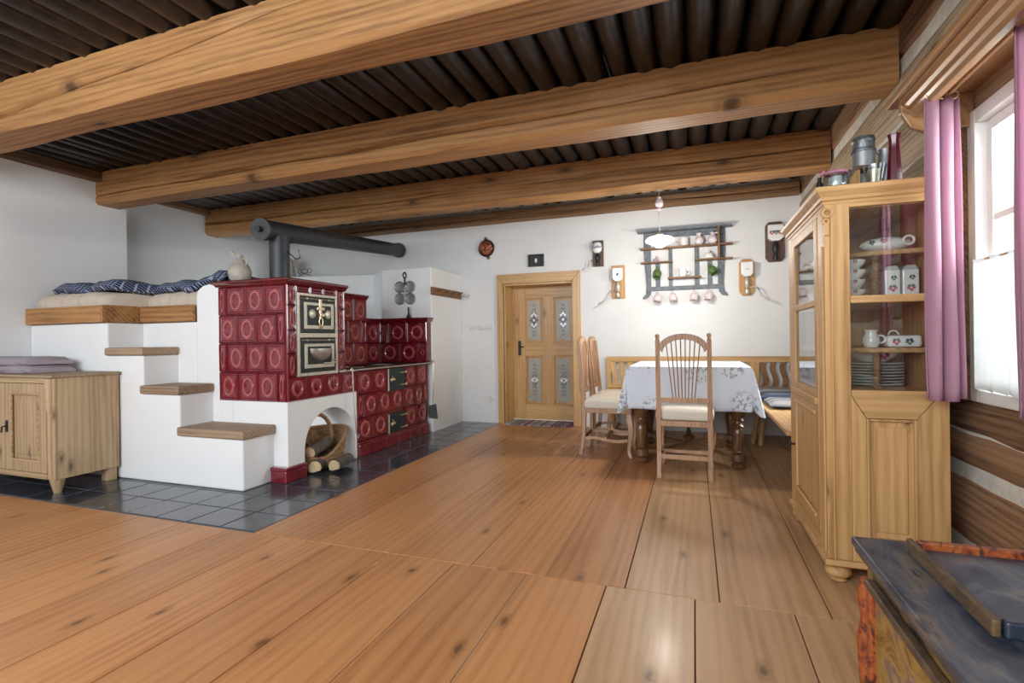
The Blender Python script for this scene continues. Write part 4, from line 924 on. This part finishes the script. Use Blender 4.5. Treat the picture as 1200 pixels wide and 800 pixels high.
curtain_at(2.235, 2.285, .795, .918, .765, 1.852, 2.5, 'gathered pink curtain hanging between the cabinet and the window', .022, .6)
curtain_at(1.74, 1.825, .925, .850, .765, 1.856, 2.5, 'pink curtain at the right edge of the window', .02, 2.2)
def lacef(u, v):
    z = .79 + .475 * v + (.012 * abs(math.sin(u * 20)) if v < .05 else 0)
    return (.970 + .013 * math.sin(u * 34) + .004 * math.sin(u * 13), 1.80 + .555 * u, z)
o = MB().grid(lacef, 70, 10).build('lace_curtain', LACE, None, smooth=80, solid=.001)
tag(o, 'short white lace half curtain across the lower window', 'curtain')

# ================================================================== CHEST
ch = thing('painted_chest', 'dark painted folk chest with orange mouldings in the near right corner', 'chest', (.66, .8, 0))
cx0, cx1, cy0, cy1 = .372, .96, .12, 1.385
B('body', CHESTSIDE, ch, (cx0, cx1, cy0, cy1, .06, .488), bevel=.004)
B('plinth', CHESTSIDE, ch, (cx0 - .012, cx1, cy0 - .01, cy1 + .01, 0, .075), bevel=.006)
lid = B('lid', CHESTTOP, ch, (.347, .975, .10, 1.41, .502, .522), bevel=.004)
B('lid_moulding', EDGEWOOD, ch, (.352, .975, .105, 1.405, .488, .503), bevel=.005)
def xpanel(a, b):
    Bs('moulding', CHESTRED, ch, (cx0 - .018, cx0, a, a + .022, .10, .44), (cx0 - .018, cx0, b - .022, b, .10, .44), (cx0 - .018, cx0, a + .022, b - .022, .10, .122), bevel=.005, label='orange red moulding')
    B('moulding', EDGEWOOD, ch, (cx0 - .022, cx0, a - .004, b + .004, .44, .456), bevel=.005)
    B('painted_panel', CHESTPANEL, ch, (cx0 - .006, cx0 + .001, a + .022, b - .022, .122, .44), bevel=0, label='ochre painted flower panel')
xpanel(.95, 1.33); xpanel(.50, .88)
MB().lathe([(.016, .08), (.022, .12), (.012, .16), (.018, .22), (.022, .30), (.013, .35), (.020, .40), (.012, .44)], (cx0 - .004, 1.372, 0), 12).build('corner_column', CHESTRED, ch, smooth=50)
lf = thing('picture_frame_tray', 'shallow dark framed board with orange inner edge lying on the painted chest', 'tray', (.66, 1.14, .523))
fx0, fx1, fy0, fy1 = .434, .93, 1.0, 1.345
Bs('frame_side', EDGEWOOD, lf, (fx0, fx0 + .013, fy0, fy1, .523, .552), (fx1 - .018, fx1, fy0, fy1, .523, .552), bevel=.004)
B('frame_near', CHESTTOP, lf, (fx0 + .018, fx1 - .018, fy0, fy0 + .018, .523, .550), bevel=.004)
B('frame_far', CHESTRED, lf, (fx0 + .018, fx1 - .018, fy1 - .018, fy1, .523, .551), bevel=.004)
B('board', CHESTTOP, lf, (fx0 + .018, fx1 - .018, fy0 + .018, fy1 - .018, .523, .535), bevel=0)

# ================================================================== DINING CORNER
TBL = (-.055, 4.58)
tb = thing('dining_table', 'dark walnut dining table with turned legs and crossed stretchers', 'table', (TBL[0], TBL[1], 0))
B('tabletop', WALNUT, tb, (-.49, .38, 4.10, 5.06, .745, .770), bevel=.006)
B('apron', WALNUT, tb, (-.44, .33, 4.14, 5.02, .66, .745), bevel=.004)
lp = [(-.405, 4.18), (.305, 4.18), (-.405, 4.97), (.305, 4.97)]
for x, y in lp:
    MB().lathe([(.03, 0), (.046, .012), (.05, .028), (.036, .044), (.022, .05), (.045, .058), (.050, .062), (.050, .112), (.028, .118), (.040, .128), (.030, .14), (.034, .16), (.044, .25), (.046, .30), (.034, .315), (.050, .325), (.034, .34), (.030, .36), (.046, .37), (.034, .385), (.052, .41), (.068, .47), (.070, .52), (.056, .56), (.05, .60), (.055, .66)], (x, y, 0), 20).build('leg', WALNUT, tb, smooth=45)
c = Vector((-.05, 4.575, 0))
for x, y in lp:
    e = Vector((x, y, 0)); dr_ = (e - c); n_ = Vector((-dr_.y, dr_.x, 0)).normalized(); bend = n_ * .03
    rings = []
    for i in range(9):
        t_ = i / 8; q = c + dr_ * t_ + bend * math.sin(t_ * PI); ww = .022 + .012 * math.sin(t_ * PI * 2) ** 2
        rings.append([q + n_ * ww + Vector((0, 0, .075)), q - n_ * ww + Vector((0, 0, .075)), q - n_ * ww + Vector((0, 0, .105)), q + n_ * ww + Vector((0, 0, .105))])
    MB().loft(rings).build('stretcher', ORBOARD if 0 else RACKW, tb, bevel=.003)
MB().lathe([(.05, .074), (.052, .11), (.03, .118), (.045, .14), (.052, .155), (.03, .175), (.016, .185), (.024, .20), (.012, .215), (.018, .232), (.003, .245)], (c.x, c.y, 0), 20).build('finial', WALNUT, tb, smooth=45)
# cloth
def cloth():
    W0, W1, D0, D1, dp = -.487, .392, 4.07, 5.07, .325; nx = 56
    def axis(t, a, b):
        s = a - dp + (b - a + 2 * dp) * t
        return (a, a - s, -1) if s < a else ((b, s - b, 1) if s > b else (s, 0, 0))
    def f(u, v):
        x, ax, sx = axis(u, W0, W1); y, ay, sy = axis(v, D0, D1)
        z = .7735
        if ax <= 0 and ay <= 0: return (x, y, z)
        if ay <= 0: wv = .016 * math.sin(v * 34) * ax / dp + .004; return (x + sx * (wv + .02 * ax / dp + .004), y, z - ax)
        if ax <= 0: wv = .012 * math.sin(u * 40 + 1) * ay / dp + .004; return (x, y + sy * (wv + .02 * ay / dp + .004), z - ay)
        r = math.hypot(ax, ay); th = math.atan2(ay, ax); ph = .25 * math.sin(2 * th) ** 2; L = min(r, .325 + .24 * abs(math.sin(2 * th)) * .25)
        return (x + sx * (math.cos(th) * L * math.sin(ph) + .012), y + sy * (math.sin(th) * L * math.sin(ph) + .012), z - L * math.cos(ph) * (.95))
    return MB().grid(f, nx, nx).build('tablecloth', LINEN, None, smooth=60, solid=.0025)
tag(cloth(), 'white embroidered tablecloth hanging over the dining table', 'tablecloth')

def make_chair(kind, label, group=None):
    t = _t('dining_chair', label, 'chair', (0, 0, 0), 0, group)
    W = .172; yb_ = -.2
    zt_ = 1.0
    for s in (-1, 1):
        w0 = .0155
        sec = lambda z, y, a: [(s * W - a, y - a, z), (s * W + a, y - a, z), (s * W + a, y + a, z), (s * W - a, y + a, z)]
        R = [sec(0, yb_ - .025, .0150), sec(.18, yb_ + .005, .0155), sec(.40, yb_ + .012, .017), sec(.60, yb_, .016), sec(.98, yb_ - .035, .0150)]
        p = MB().loft(R).build('leg', CHAIRW, t, bevel=.003)
        if kind == 'spindle': MB().lathe([(.012, .978), (.016, .984), (.010, .992), (.017, 1.005), (.015, 1.018), (.004, 1.026)], (s * W, yb_ - .035, 0), 12).build('finial', CHAIRW, p, smooth=50)
    def arch(y, r0, r1, z, x_h, mat, name, y2):
        n = 18; R = []
        for i in range(n + 1):
            a = PI * i / n; ca, sa = math.cos(a), math.sin(a)
            R.append([(x_h * ca, y, z + r1 * sa), ((x_h - .028) * ca, y, z - .03 + (r1 - .012) * sa), ((x_h - .028) * ca, y2, z - .03 + (r1 - .012) * sa), (x_h * ca, y2, z + r1 * sa)])
        return MB().loft(R).build(name, mat, t, bevel=.002)
    if kind == 'spindle':
        arch(yb_ - .045, 0, .105, .92, W - .006, CHAIRW, 'crest_arch', yb_ - .022)
        for k in range(8):
            u = (k - 3.5) / 3.5; xt, xb2 = u * .112, u * .072
            ztp = .92 - .03 + .093 * math.sqrt(max(0, 1 - (xt / (W - .034)) ** 2)) + .006
            MB().tube([(xb2, yb_ - .004, .555), (xt, yb_ - .034, ztp)], .0042, 8).build('spindle', CANE, t, smooth=50)
        B('back_rail', CHAIRW, t, (-W, W, yb_ - .016, yb_ + .006, .535, .572), bevel=.003)
    else:
        arch(yb_ - .05, 0, .075, .945, W - .004, CHAIRW, 'crest_arch', yb_ - .022)
        MB().prism([(-.10, .56), (.10, .56), (.115, .85)] + [(.115 * math.cos(PI * i / 12), .85 + .12 * math.sin(PI * i / 12)) for i in range(1, 12)] + [(-.115, .85)], 'xz', yb_ - .03, yb_ - .022).build('cane_panel', CANE, t)
        n = 14; R = []
        path = [(-.125, .54), (-.13, .70), (-.135, .85)] + [(-.135 * math.cos(PI * i / 12), .85 + .135 * math.sin(PI * i / 12)) for i in range(1, 12)] + [(.135, .85), (.13, .70), (.125, .54)]
        MB().tube([(a, yb_ - .026, b) for a, b in path], .013, 8).build('back_frame', CHAIRW, t, smooth=50)
        B('back_rail', CHAIRW, t, (-W, W, yb_ - .022, yb_ + .0, .525, .565), bevel=.003)
    B('seat_frame', CHAIRW, t, (-W - .012, W + .012, yb_ - .005, .21, .365, .405), bevel=.004)
    R = []
    for z, e in ((.405, .006), (.43, -.006), (.465, -.004), (.488, .02), (.495, .07)):
        R.append([(-W - .018 + e, yb_ + .02 + e, z), (-.05, yb_ + .018 + e, z + .002), (.05, yb_ + .018 + e, z + .002), (W + .018 - e, yb_ + .02 + e, z), (W + .028 - e, .21 - e, z), (.05, .222 - e, z + .002), (-.05, .222 - e, z + .002), (-W - .028 + e, .21 - e, z)])
    MB().loft(R).build('seat_cushion', CREAMCLOTH, t, bevel=.006, smooth=60)
    for s in (-1, 1):
        pts = [(.0, .372), (.004, .33), (.022, .27), (.026, .21), (.008, .12), (-.004, .06), (.004, .03), (.016, .012)]
        rad = [.021, .024, .024, .021, .016, .015, .018, .016]
        R = []
        for (o_, z), r in zip(pts, rad):
            x, y = s * (W + o_ * .8), .185 + o_ * .7
            R.append([(x - r, y - r, z), (x + r, y - r, z), (x + r, y + r, z), (x - r, y + r, z)])
        R.append([(p_[0], p_[1], 0) for p_ in R[-1]])
        MB().loft(R[::-1]).build('leg', CHAIRW, t, bevel=.006, smooth=50)
    B('back_stretcher', CHAIRW, t, (-W + .01, W - .01, yb_ - .018, yb_ + .006, .135, .168), bevel=.003)
    R = []
    for s in (-1, 1):
        R = []
        for i in range(9):
            u = i / 8; y = yb_ + .37 * u; z = .13 + .012 * math.sin(u * 2 * PI)
            R.append([(s * W - .009, y, z), (s * W + .009, y, z), (s * W + .009, y, z + .026), (s * W - .009, y, z + .026)])
        MB().loft(R).build('side_stretcher', CHAIRW, t, bevel=.002)
    B('middle_stretcher', CHAIRW, t, (-W, W, -.03, .0, .14, .165), bevel=.003)
    return t
c1 = make_chair('spindle', 'tall spindle back dining chair standing in front of the table with its back to us')
c1.location = (-.065, 3.985, 0); c1.rotation_euler = (0, 0, -.03)
c2 = make_chair('cane', 'nearer of the two cane backed chairs at the left side of the table')
c2.location = (-.70, 4.48, 0); c2.rotation_euler = (0, 0, -PI / 2)
c3 = dup(c2, (-.70, 4.93, 0), -PI / 2, 'farther of the two cane backed chairs at the left side of the table')
c2['group'] = c3['group'] = 'cane backed chairs left of the table'

# corner bench
bn = thing('corner_bench', 'L shaped pine corner bench with wavy slatted back against the end wall', 'bench', (.4, 5.4, 0))
B('back_rail', DOORX, bn, (-.915, .985, 5.655, 5.69, .735, .795), bevel=.005)
B('back_rail', DOORX, bn, (-.915, .985, 5.655, 5.69, .452, .492), bevel=.005)
for x in (-.915, -.50, .52, .955): B('back_post', DOORW, bn, (x, x + (.05 if x != .52 else .10), 5.652, 5.685, .45, .74), bevel=.004)
x = -.83
while x < .93:
    if not (-.56 < x < -.44 or .47 < x < .62):
        pts = []
        L = [(x + .012 * math.sin(t_ * 2 * PI) - .01 * (t_ - .5), .492 + .243 * t_) for t_ in [i / 10 for i in range(11)]]
        pts = [(a - .026, b) for a, b in L] + [(a + .026, b) for a, b in L[::-1]]
        MB().prism(pts, 'xz', 5.662, 5.678).build('slat', RACKW if x > .6 else DOORW, bn)
    x += .088
B('seat', DOORX, bn, (-.92, .50, 5.26, 5.66, .42, .45), bevel=.006)
B('seat', PINEY, bn, (.50, .985, 3.30, 5.66, .42, .45), bevel=.006)
for a, b in (((.50, 5.18), (.60, 5.30)), ((.56, 5.12), (.62, 5.22)), ((-.85, 5.32), (-.82, 5.40)), ((-.82, 5.6), (-.85, 5.55)), ((.56, 3.36), (.62, 3.42)), ((.95, 3.36), (.90, 3.42)), ((.95, 5.55), (.93, 5.5))):
    MB().tube([(a[0], a[1], 0), (b[0], b[1], .425)], .022, 10).build('leg', PINE, bn, smooth=50)
def cushion(x0, x1, y0, y1, z, h, mat, lab):
    n = 10
    def top(u, v):
        e = min(1, min(u, 1 - u, v, 1 - v) * 5 + .12); return (x0 + (x1 - x0) * u, y0 + (y1 - y0) * v, z + h * (.35 + .65 * math.sin(e * PI / 2)))
    m = MB().grid(top, n, n)
    m.grid(lambda u, v: (x0 + (x1 - x0) * u, y0 + (y1 - y0) * v, z + h * .3 * (1 - math.sin(min(1, min(u, 1 - u, v, 1 - v) * 8) * PI / 2))), n, n)
    bm = m.bm
    o = m.build('seat_cushion', mat, None, smooth=80); return tag(o, lab, 'cushion', 'bench cushions')
cushion(.56, .94, 5.24, 5.62, .4505, .05, CUSHP, 'pale patterned cushion in the corner of the bench')
cushion(.53, .95, 4.72, 5.23, .4505, .06, CUSH, 'dark blue striped cushion in the middle of the bench')
cushion(.54, .95, 4.22, 4.70, .4505, .05, CUSHP, 'pale patterned cushion nearest the cabinet on the bench')

# pendant lamp
LX, LY = -.265, 4.55
la = thing('pendant_lamp', 'lit opal glass pendant lamp with ceramic counterweight above the table', 'lamp', (LX, LY, 1.75))
MB().ring((LX, LY, 2.275), .012, .003, 'Y').tube([(LX, LY, 2.262), (LX, LY, 2.21)], .003).build('hook', BRASS, la, smooth=50)
MB().lathe([(.012, 2.09), (.018, 2.10), (.012, 2.115), (.030, 2.13), (.036, 2.155), (.028, 2.18), (.014, 2.19), (.018, 2.20), (.010, 2.21)], (LX, LY, 0), 20).build('counterweight', PORCP, la, smooth=50)
m = MB()
for k in range(14): m.ring((LX, LY, 2.08 - k * .0135), .006, .0018, 'Y' if k % 2 else 'X', 10, 5, sz=1.3)
m.build('chain', STEEL, la, smooth=50)
MB().lathe([(.028, 1.875), (.022, 1.895), (.010, 1.905), (.006, 1.92)], (LX, LY, 0), 16).build('shade_cap', BRASS, la, smooth=50)
MB().lathe([(.03, 1.878), (.05, 1.87), (.10, 1.855), (.118, 1.838), (.118, 1.826), (.09, 1.81), (.05, 1.802), (.045, 1.785), (.02, 1.772), (.001, 1.77)], (LX, LY, 0), 28).build('glass_shade', OPAL, la, smooth=60)
l = bpy.data.lights.new('lamp_light', 'POINT'); l.energy = 20; l.color = (1, .93, .84); l.shadow_soft_size = .05
lo = bpy.data.objects.new('lamp_light', l); COL.objects.link(lo); lo.parent = la; lo.location = (0, 0, -.035)

# ================================================================== END WALL ITEMS
t = thing('copper_plate', 'round embossed copper plate hanging above the door at the left', 'plate', (-2.33, 5.69, 1.98))
cxp, czp = -2.345, 2.105
MB().lathe([(.10, 5.699), (.105, 5.685), (.098, 5.675), (.085, 5.682), (.075, 5.690), (.03, 5.688), (.001, 5.680)], (cxp, 0, czp), 32, 'Y').build('dish', COPPER, t, smooth=40)
MB().ring((cxp, 5.678, czp), .098, .006, n=32).build('rim', IRON, t, smooth=50)
m = MB(); random.seed(11)
for k in range(16):
    a = random.random() * 6.3; r = random.random() ** .5 * .065; m.ell((cxp + r * math.cos(a), 5.686, czp + r * math.sin(a)), .012 + random.random() * .01, .010, .010 + random.random() * .01, 10, 6)
m.build('relief', plain('bright copper relief', (.55, .22, .13), .3, .85), t, smooth=60)
for s in (-1, 1): MB().ring((cxp + (-.01 if s > 0 else .02), 5.69, czp + s * .12), .013, .004).ring((cxp + (-.01 if s > 0 else .02) + .012, 5.69, czp + s * .112), .007, .003).ring((cxp + (-.01 if s > 0 else .02) - .012, 5.69, czp + s * .112), .007, .003).build('ring', IRON, t, smooth=50)
t = thing('small_picture', 'small black framed picture with a white oval above the door', 'picture', (-1.72, 5.69, 1.84))
B('frame', BLACKF, t, (-1.82, -1.80, 5.68, 5.699, 1.845, 1.99), (-1.648, -1.628, 5.68, 5.699, 1.845, 1.99), (-1.80, -1.648, 5.68, 5.699, 1.97, 1.99), (-1.80, -1.648, 5.68, 5.699, 1.845, 1.865), bevel=.003)
B('mount', plain('black picture mount', (.03, .028, .025), .6), t, (-1.80, -1.648, 5.69, 5.699, 1.865, 1.97), bevel=0)
MB().lathe([(.016, 5.6895), (.013, 5.684), (.001, 5.683)], (-1.724, 0, 1.918), 18, 'Y', sx=.9, sy=1.7).build('oval_relief', PORC, t, smooth=50)
for i, (px_, lab) in enumerate(((-2.545, 'left'), (-2.43, 'middle'), (-2.31, 'right'))):
    t = thing('light_switch', '%s of the three round white switches beside the door' % lab, 'switch', (px_, 5.7, 1.145), 0, 'round switches')
    MB().lathe([(.036, 5.699), (.036, 5.690), (.03, 5.684), (.001, 5.684)], (px_, 0, 1.147), 22, 'Y').build('plate', SWITCHW, t, smooth=40)
    B('toggle', SWITCHW, t, (px_ - .018, px_ + .018, 5.668, 5.685, 1.142, 1.152), bevel=.003)
t = thing('wall_socket', 'round white socket low on the wall beside the door', 'socket', (-2.32, 5.7, .29))
MB().lathe([(.042, 5.699), (.042, 5.690), (.036, 5.684), (.024, 5.684), (.022, 5.695), (.001, 5.695)], (-2.322, 0, .288), 24, 'Y').build('plate', SWITCHW, t, smooth=40)
for s in (-1, 1): MB().lathe([(.003, 5.6955), (.003, 5.693)], (-2.322 + s * .01, 0, .288), 8, 'Y').build('contact', IRON, t)

# wall mounted coffee mills
def text(body, size, loc, mat, parent, name='lettering'):
    cu = bpy.data.curves.new(name, 'FONT'); cu.body = body; cu.size = size; cu.align_x = 'CENTER'; cu.align_y = 'CENTER'; cu.extrude = .0006; cu.shear = .3
    tmp = bpy.data.objects.new(name, cu); COL.objects.link(tmp); dg = bpy.context.evaluated_depsgraph_get(); me = bpy.data.meshes.new_from_object(tmp.evaluated_get(dg)); bpy.data.objects.remove(tmp)
    me.transform(Matrix.Rotation(PI / 2, 4, 'X')); me.transform(Matrix.Translation(Vector(loc)))
    pr_ = parent
    while pr_.parent: pr_ = pr_.parent
    me.transform(ROOT[pr_.name]); me.materials.clear(); me.materials.append(mat); o = bpy.data.objects.new(name, me); COL.objects.link(o); o.parent = parent; return o
def mill(x0, x1, z0, z1, board, label, shape, crank, prints, zo=0):
    t = _t('coffee_mill', label, 'coffee mill', ((x0 + x1) / 2, 5.69, z0), 0, 'wall coffee mills')
    h = z1 - z0; cx = (x0 + x1) / 2; w_ = x1 - x0
    if shape == 'oct': pts = [(x0, z0 + .04), (x0 + .03, z0), (x1 - .03, z0), (x1, z0 + .04), (x1, z1 - .04), (x1 - .03, z1), (x0 + .03, z1), (x0, z1 - .04)]
    else: pts = [(x0, z0), (x1, z0), (x1, z1), (x0, z1)]
    MB().prism(pts, 'xz', 5.672, 5.699).build('board', board, t, bevel=.005)
    hz0, hz1 = z0 + h * .50 + zo, z0 + h * .90 + zo; r = w_ * .40
    if shape == 'round': b = MB().lathe([(r * .5, hz0), (r * .95, hz0 + .02), (r * 1.1, (hz0 + hz1) / 2), (r * .95, hz1 - .015), (r * .6, hz1)], (cx, 5.635, 0), 20, sy=.8).build('hopper', PORC, t, smooth=50)
    else: b = MB().prism([(cx - r, hz0 + .03), (cx - r * .5, hz0), (cx + r * .5, hz0), (cx + r, hz0 + .03), (cx + r, hz1), (cx - r, hz1)], 'xz', 5.595, 5.672).build('hopper', PORC, t, bevel=.010, seg=3)
    yf = 5.594 if shape != 'round' else 5.588 - r * .0
    zc = (hz0 + hz1) / 2
    if prints == 'script': text('Kaffee', .045, (cx, 5.595 - .018, zc), BLUEPRINT, b)
    elif prints == 'blue': m = MB(); sprig(m, (cx, yf, zc), .018, mi=3) if 0 else m.mat(0).ell((cx, yf, zc), .012, .001, .016, 8, 4).ell((cx + .01, yf, zc + .01), .006, .001, .01, 8, 4); m.build('print', BLUEPRINT, b)
    elif prints == 'line': m = MB().box(cx - .022, cx + .022, yf - .001, yf, zc - .001, zc + .002).box(cx - .015, cx + .015, yf - .001, yf, zc - .010, zc - .008); m.build('print', BLUEPRINT, b)
    else: m = MB(); [sprig(m, (cx + q, yf, zc), .026, mi=1 if q else 2) for q in (-.036, 0, .036)]; m.build('print', FL, b)
    MB().lathe([(.012, z0 + h * .18), (.028, z0 + h * .26), (.028, z0 + h * .40), (.012, z0 + h * .5)], (cx, 5.645, 0), 14).lathe([(.020, z0 + .01), (.026, z0 + .03), (.02, z0 + h * .16)], (cx, 5.645, 0), 14).build('grinder', IRON if board is BRBOARD else CREAMST, t, smooth=50)
    if crank:
        s = crank; za = z0 + h * .22
        xe = x0 if s < 0 else x1
        MB().tube([(cx, 5.645, za), (xe + s * .02, 5.645, za), (xe + s * .03, 5.62, za - .02), (xe + s * .055, 5.61, za - .09), (xe + s * .10, 5.60, za - .125)], .006).build('crank', STEEL, t, smooth=50)
        MB().tube([(xe + s * .095, 5.60, za - .122), (xe + s * .14, 5.59, za - .14)], .009).build('crank_grip', STEEL, t, smooth=50)
mill(-1.055, -.935, 1.80, 2.09, BRBOARD, 'dark board coffee mill with round white hopper right above the door frame', 'round', 0, 'script')
mill(-.845, -.705, 1.435, 1.80, ORBOARD, 'orange brown coffee mill with blue motif left of the plate shelf', 'sq', -1, 'blue')
mill(.445, .585, 1.415, 1.785, ORBOARD, 'orange brown coffee mill right of the plate shelf', 'oct', 1, 'line')
mill(.69, .865, 1.74, 2.14, BRBOARD, 'dark scalloped board coffee mill with red flowered hopper beside the cabinet', 'oct', 0, 'flowers')
for o in list(bpy.data.objects):
    if o.name == 'coffee_mill': # the first one carries its crank hanging at the left
        MB().tube([(-1.055, 5.645, 1.87), (-1.09, 5.64, 1.865), (-1.10, 5.63, 1.80), (-1.115, 5.62, 1.77), (-1.16, 5.61, 1.765)], .006).build('crank', STEEL, o, smooth=50)

# plate shelf
ps = thing('plate_shelf', 'worn grey blue wall shelf with small compartments above the table', 'wall shelf', (-.1, 5.69, 1.43))
ya, yw = 5.682, 5.699
B('top_board', GREYBLUE, ps, (-.56, .38, 5.575, yw, 2.125, 2.14), bevel=.002)
MB().prism([(-.50, 2.05), (-.42, 2.055), (-.30, 2.065), (-.10, 2.07), (.10, 2.065), (.24, 2.055), (.32, 2.05), (.32, 2.125), (-.50, 2.125)], 'xz', ya, yw).build('head_board', GREYBLUE, ps)
def stile(pts): MB().prism(pts, 'xz', ya, yw).build('stile', GREYBLUE, ps, bevel=.002)
stile([(-.50, 2.06), (-.425, 2.06), (-.425, 1.56), (-.43, 1.47), (-.46, 1.43), (-.515, 1.415), (-.51, 1.44), (-.48, 1.47), (-.475, 1.56), (-.50, 1.9)])
stile([(.32, 2.06), (.245, 2.06), (.245, 1.56), (.255, 1.47), (.285, 1.43), (.34, 1.42), (.335, 1.445), (.305, 1.48), (.30, 1.56), (.32, 1.9)])
B('side_board', RACKW, ps, (.245, .262, 5.585, ya, 1.80, 2.125), bevel=.002)
for a, b in ((-.242, -.204), (.018, .062)): B('divider', GREYBLUE, ps, (a, b, ya - .004, yw, 1.5, 1.96), bevel=.002)
for a, b in ((-.378, -.330), (.145, .19)): B('slat', GREYBLUE, ps, (a, b, ya, yw, 1.52, 1.81), bevel=.002)
B('bottom_rail', GREYBLUE, ps, (-.475, .30, ya - .003, yw, 1.50, 1.545), bevel=.003)
for b in ((-.53, .385, 1.938, 1.952), (-.525, -.20, 1.79, 1.804), (.02, .385, 1.79, 1.804), (-.25, .085, 1.615, 1.63)):
    MB().box(b[0], b[1], 5.58, ya - .004, b[2], b[3]).build('shelf_board', RACKW, ps, bevel=.002)
def mug(x, z, r, h, mat, name, lab, cat='mug', hang=False, tilt=0, side=1, y=5.63, group=None):
    t = _t(name, lab, cat, (x, y, z), 0, group)
    if hang:   # hangs by the handle, mouth towards the lower side
        c0 = Vector((x, y, z)); a = tilt; d = Vector((math.sin(a), -.35, -math.cos(a))).normalized(); u = d.cross(Vector((0, 1, 0))).normalized(); v = u.cross(d)
        R = [[c0 + d * s_ + (u * math.cos(2 * PI * k / 18) + v * math.sin(2 * PI * k / 18)) * rr for k in range(18)] for s_, rr in ((0, r * .55), (h * .08, r * .85), (h * .3, r * 1.12), (h * .6, r * 1.12), (h * .85, r * .95), (h, r), (h - .002, r * .9), (h * .2, r * .7))]
        MB().loft(R).build('body', mat, t, smooth=50)
        MB().ring((c0.x - .004, c0.y, c0.z + .012), .018, .0045, 'Y', sz=1.2).build('handle', mat, t, smooth=50)
        MB().tube([(c0.x - .004, ya, c0.z + .035), (c0.x - .004, c0.y, c0.z + .03), (c0.x - .004, c0.y - .006, c0.z + .04)], .003).build('hook', IRON, t)
    else:
        MB().lathe([(r * .8, z), (r, z + h * .1), (r, z + h), (r * .9, z + h), (r * .88, z + .01), (.001, z + .008)], (x, y, 0), 20).build('body', mat, t, smooth=50)
        MB().ring((x + side * (r + .010), y, z + h * .55), .018, .005, 'Y', sz=1.2).build('handle', mat, t, smooth=50)
    return t
mug(-.085, 1.953, .048, .085, PORCP, 'flowered_cup', 'wide pink flowered cup right of the lamp on the top shelf', 'cup', side=-1)
for x, lab, j in ((.065, 'waisted pink vase on the top shelf', False), (.195, 'round pink jug with handle at the right of the top shelf', True)):
    t = thing('pink_jug' if j else 'pink_vase', lab, 'jug' if j else 'vase', (x, 5.63, 1.953))
    MB().lathe([(.025, 1.953), (.044, 1.975), (.05, 2.0), (.036, 2.03), (.018, 2.05), (.03 if not j else .02, 2.075), (.026 if not j else .016, 2.075), (.014, 2.05)], (x, 5.63, 0), 20).build('body', PORCP, t, smooth=50)
    if j: MB().ring((x + .038, 5.63, 2.04), .024, .005, sz=1.2).build('handle', PORC, t, smooth=50)
t = thing('butter_dish', 'white covered butter dish on the right small shelf', 'dish', (.155, 5.63, 1.805))
MB().lathe([(.055, 1.805), (.066, 1.812), (.066, 1.818), (.001, 1.82)], (.155, 5.63, 0), 24).build('saucer', PORC, t, smooth=40)
MB().lathe([(.046, 1.818), (.044, 1.85), (.02, 1.868), (.01, 1.872), (.014, 1.885), (.003, 1.893)], (.155, 5.63, 0), 20).build('cover', PORC, t, smooth=50)
t = thing('pink_figurine', 'tiny pink and white figurine on the left small shelf', 'figurine', (-.36, 5.63, 1.805))
MB().lathe([(.03, 1.805), (.022, 1.825), (.012, 1.84), (.016, 1.855), (.002, 1.87)], (-.36, 5.63, 0), 14).ell((-.378, 5.63, 1.825), .02, .02, .018).build('body', plain('violet pink glaze', (.50, .34, .50), .3), t, smooth=50)
mug(-.10, 1.631, .038, .085, PORC, 'white_mug', 'white mug standing on the centre shelf', side=1)
mug(-.352, 1.715, .040, .085, GREENC, 'green_mug', 'green mug hanging at the left under the small shelf', hang=True, tilt=-.15, y=5.625)
mug(.168, 1.715, .040, .085, GREENC, 'green_mug', 'green mug hanging at the right under the small shelf', hang=True, tilt=.55, y=5.625)
for i, (x, tl, lab) in enumerate(((-.355, -.1, 'first pink flowered mug from the left hanging below the plate shelf'), (-.205, .1, 'second pink flowered mug from the left hanging below the plate shelf'), (.012, -.1, 'third pink flowered mug from the left hanging below the plate shelf'), (.158, -.2, 'fourth and rightmost pink flowered mug hanging below the plate shelf'))):
    mug(x, 1.455, .037, .085, PORCP, 'pink_mug', lab, hang=True, tilt=tl, y=5.63, group='pink mugs under the plate shelf')
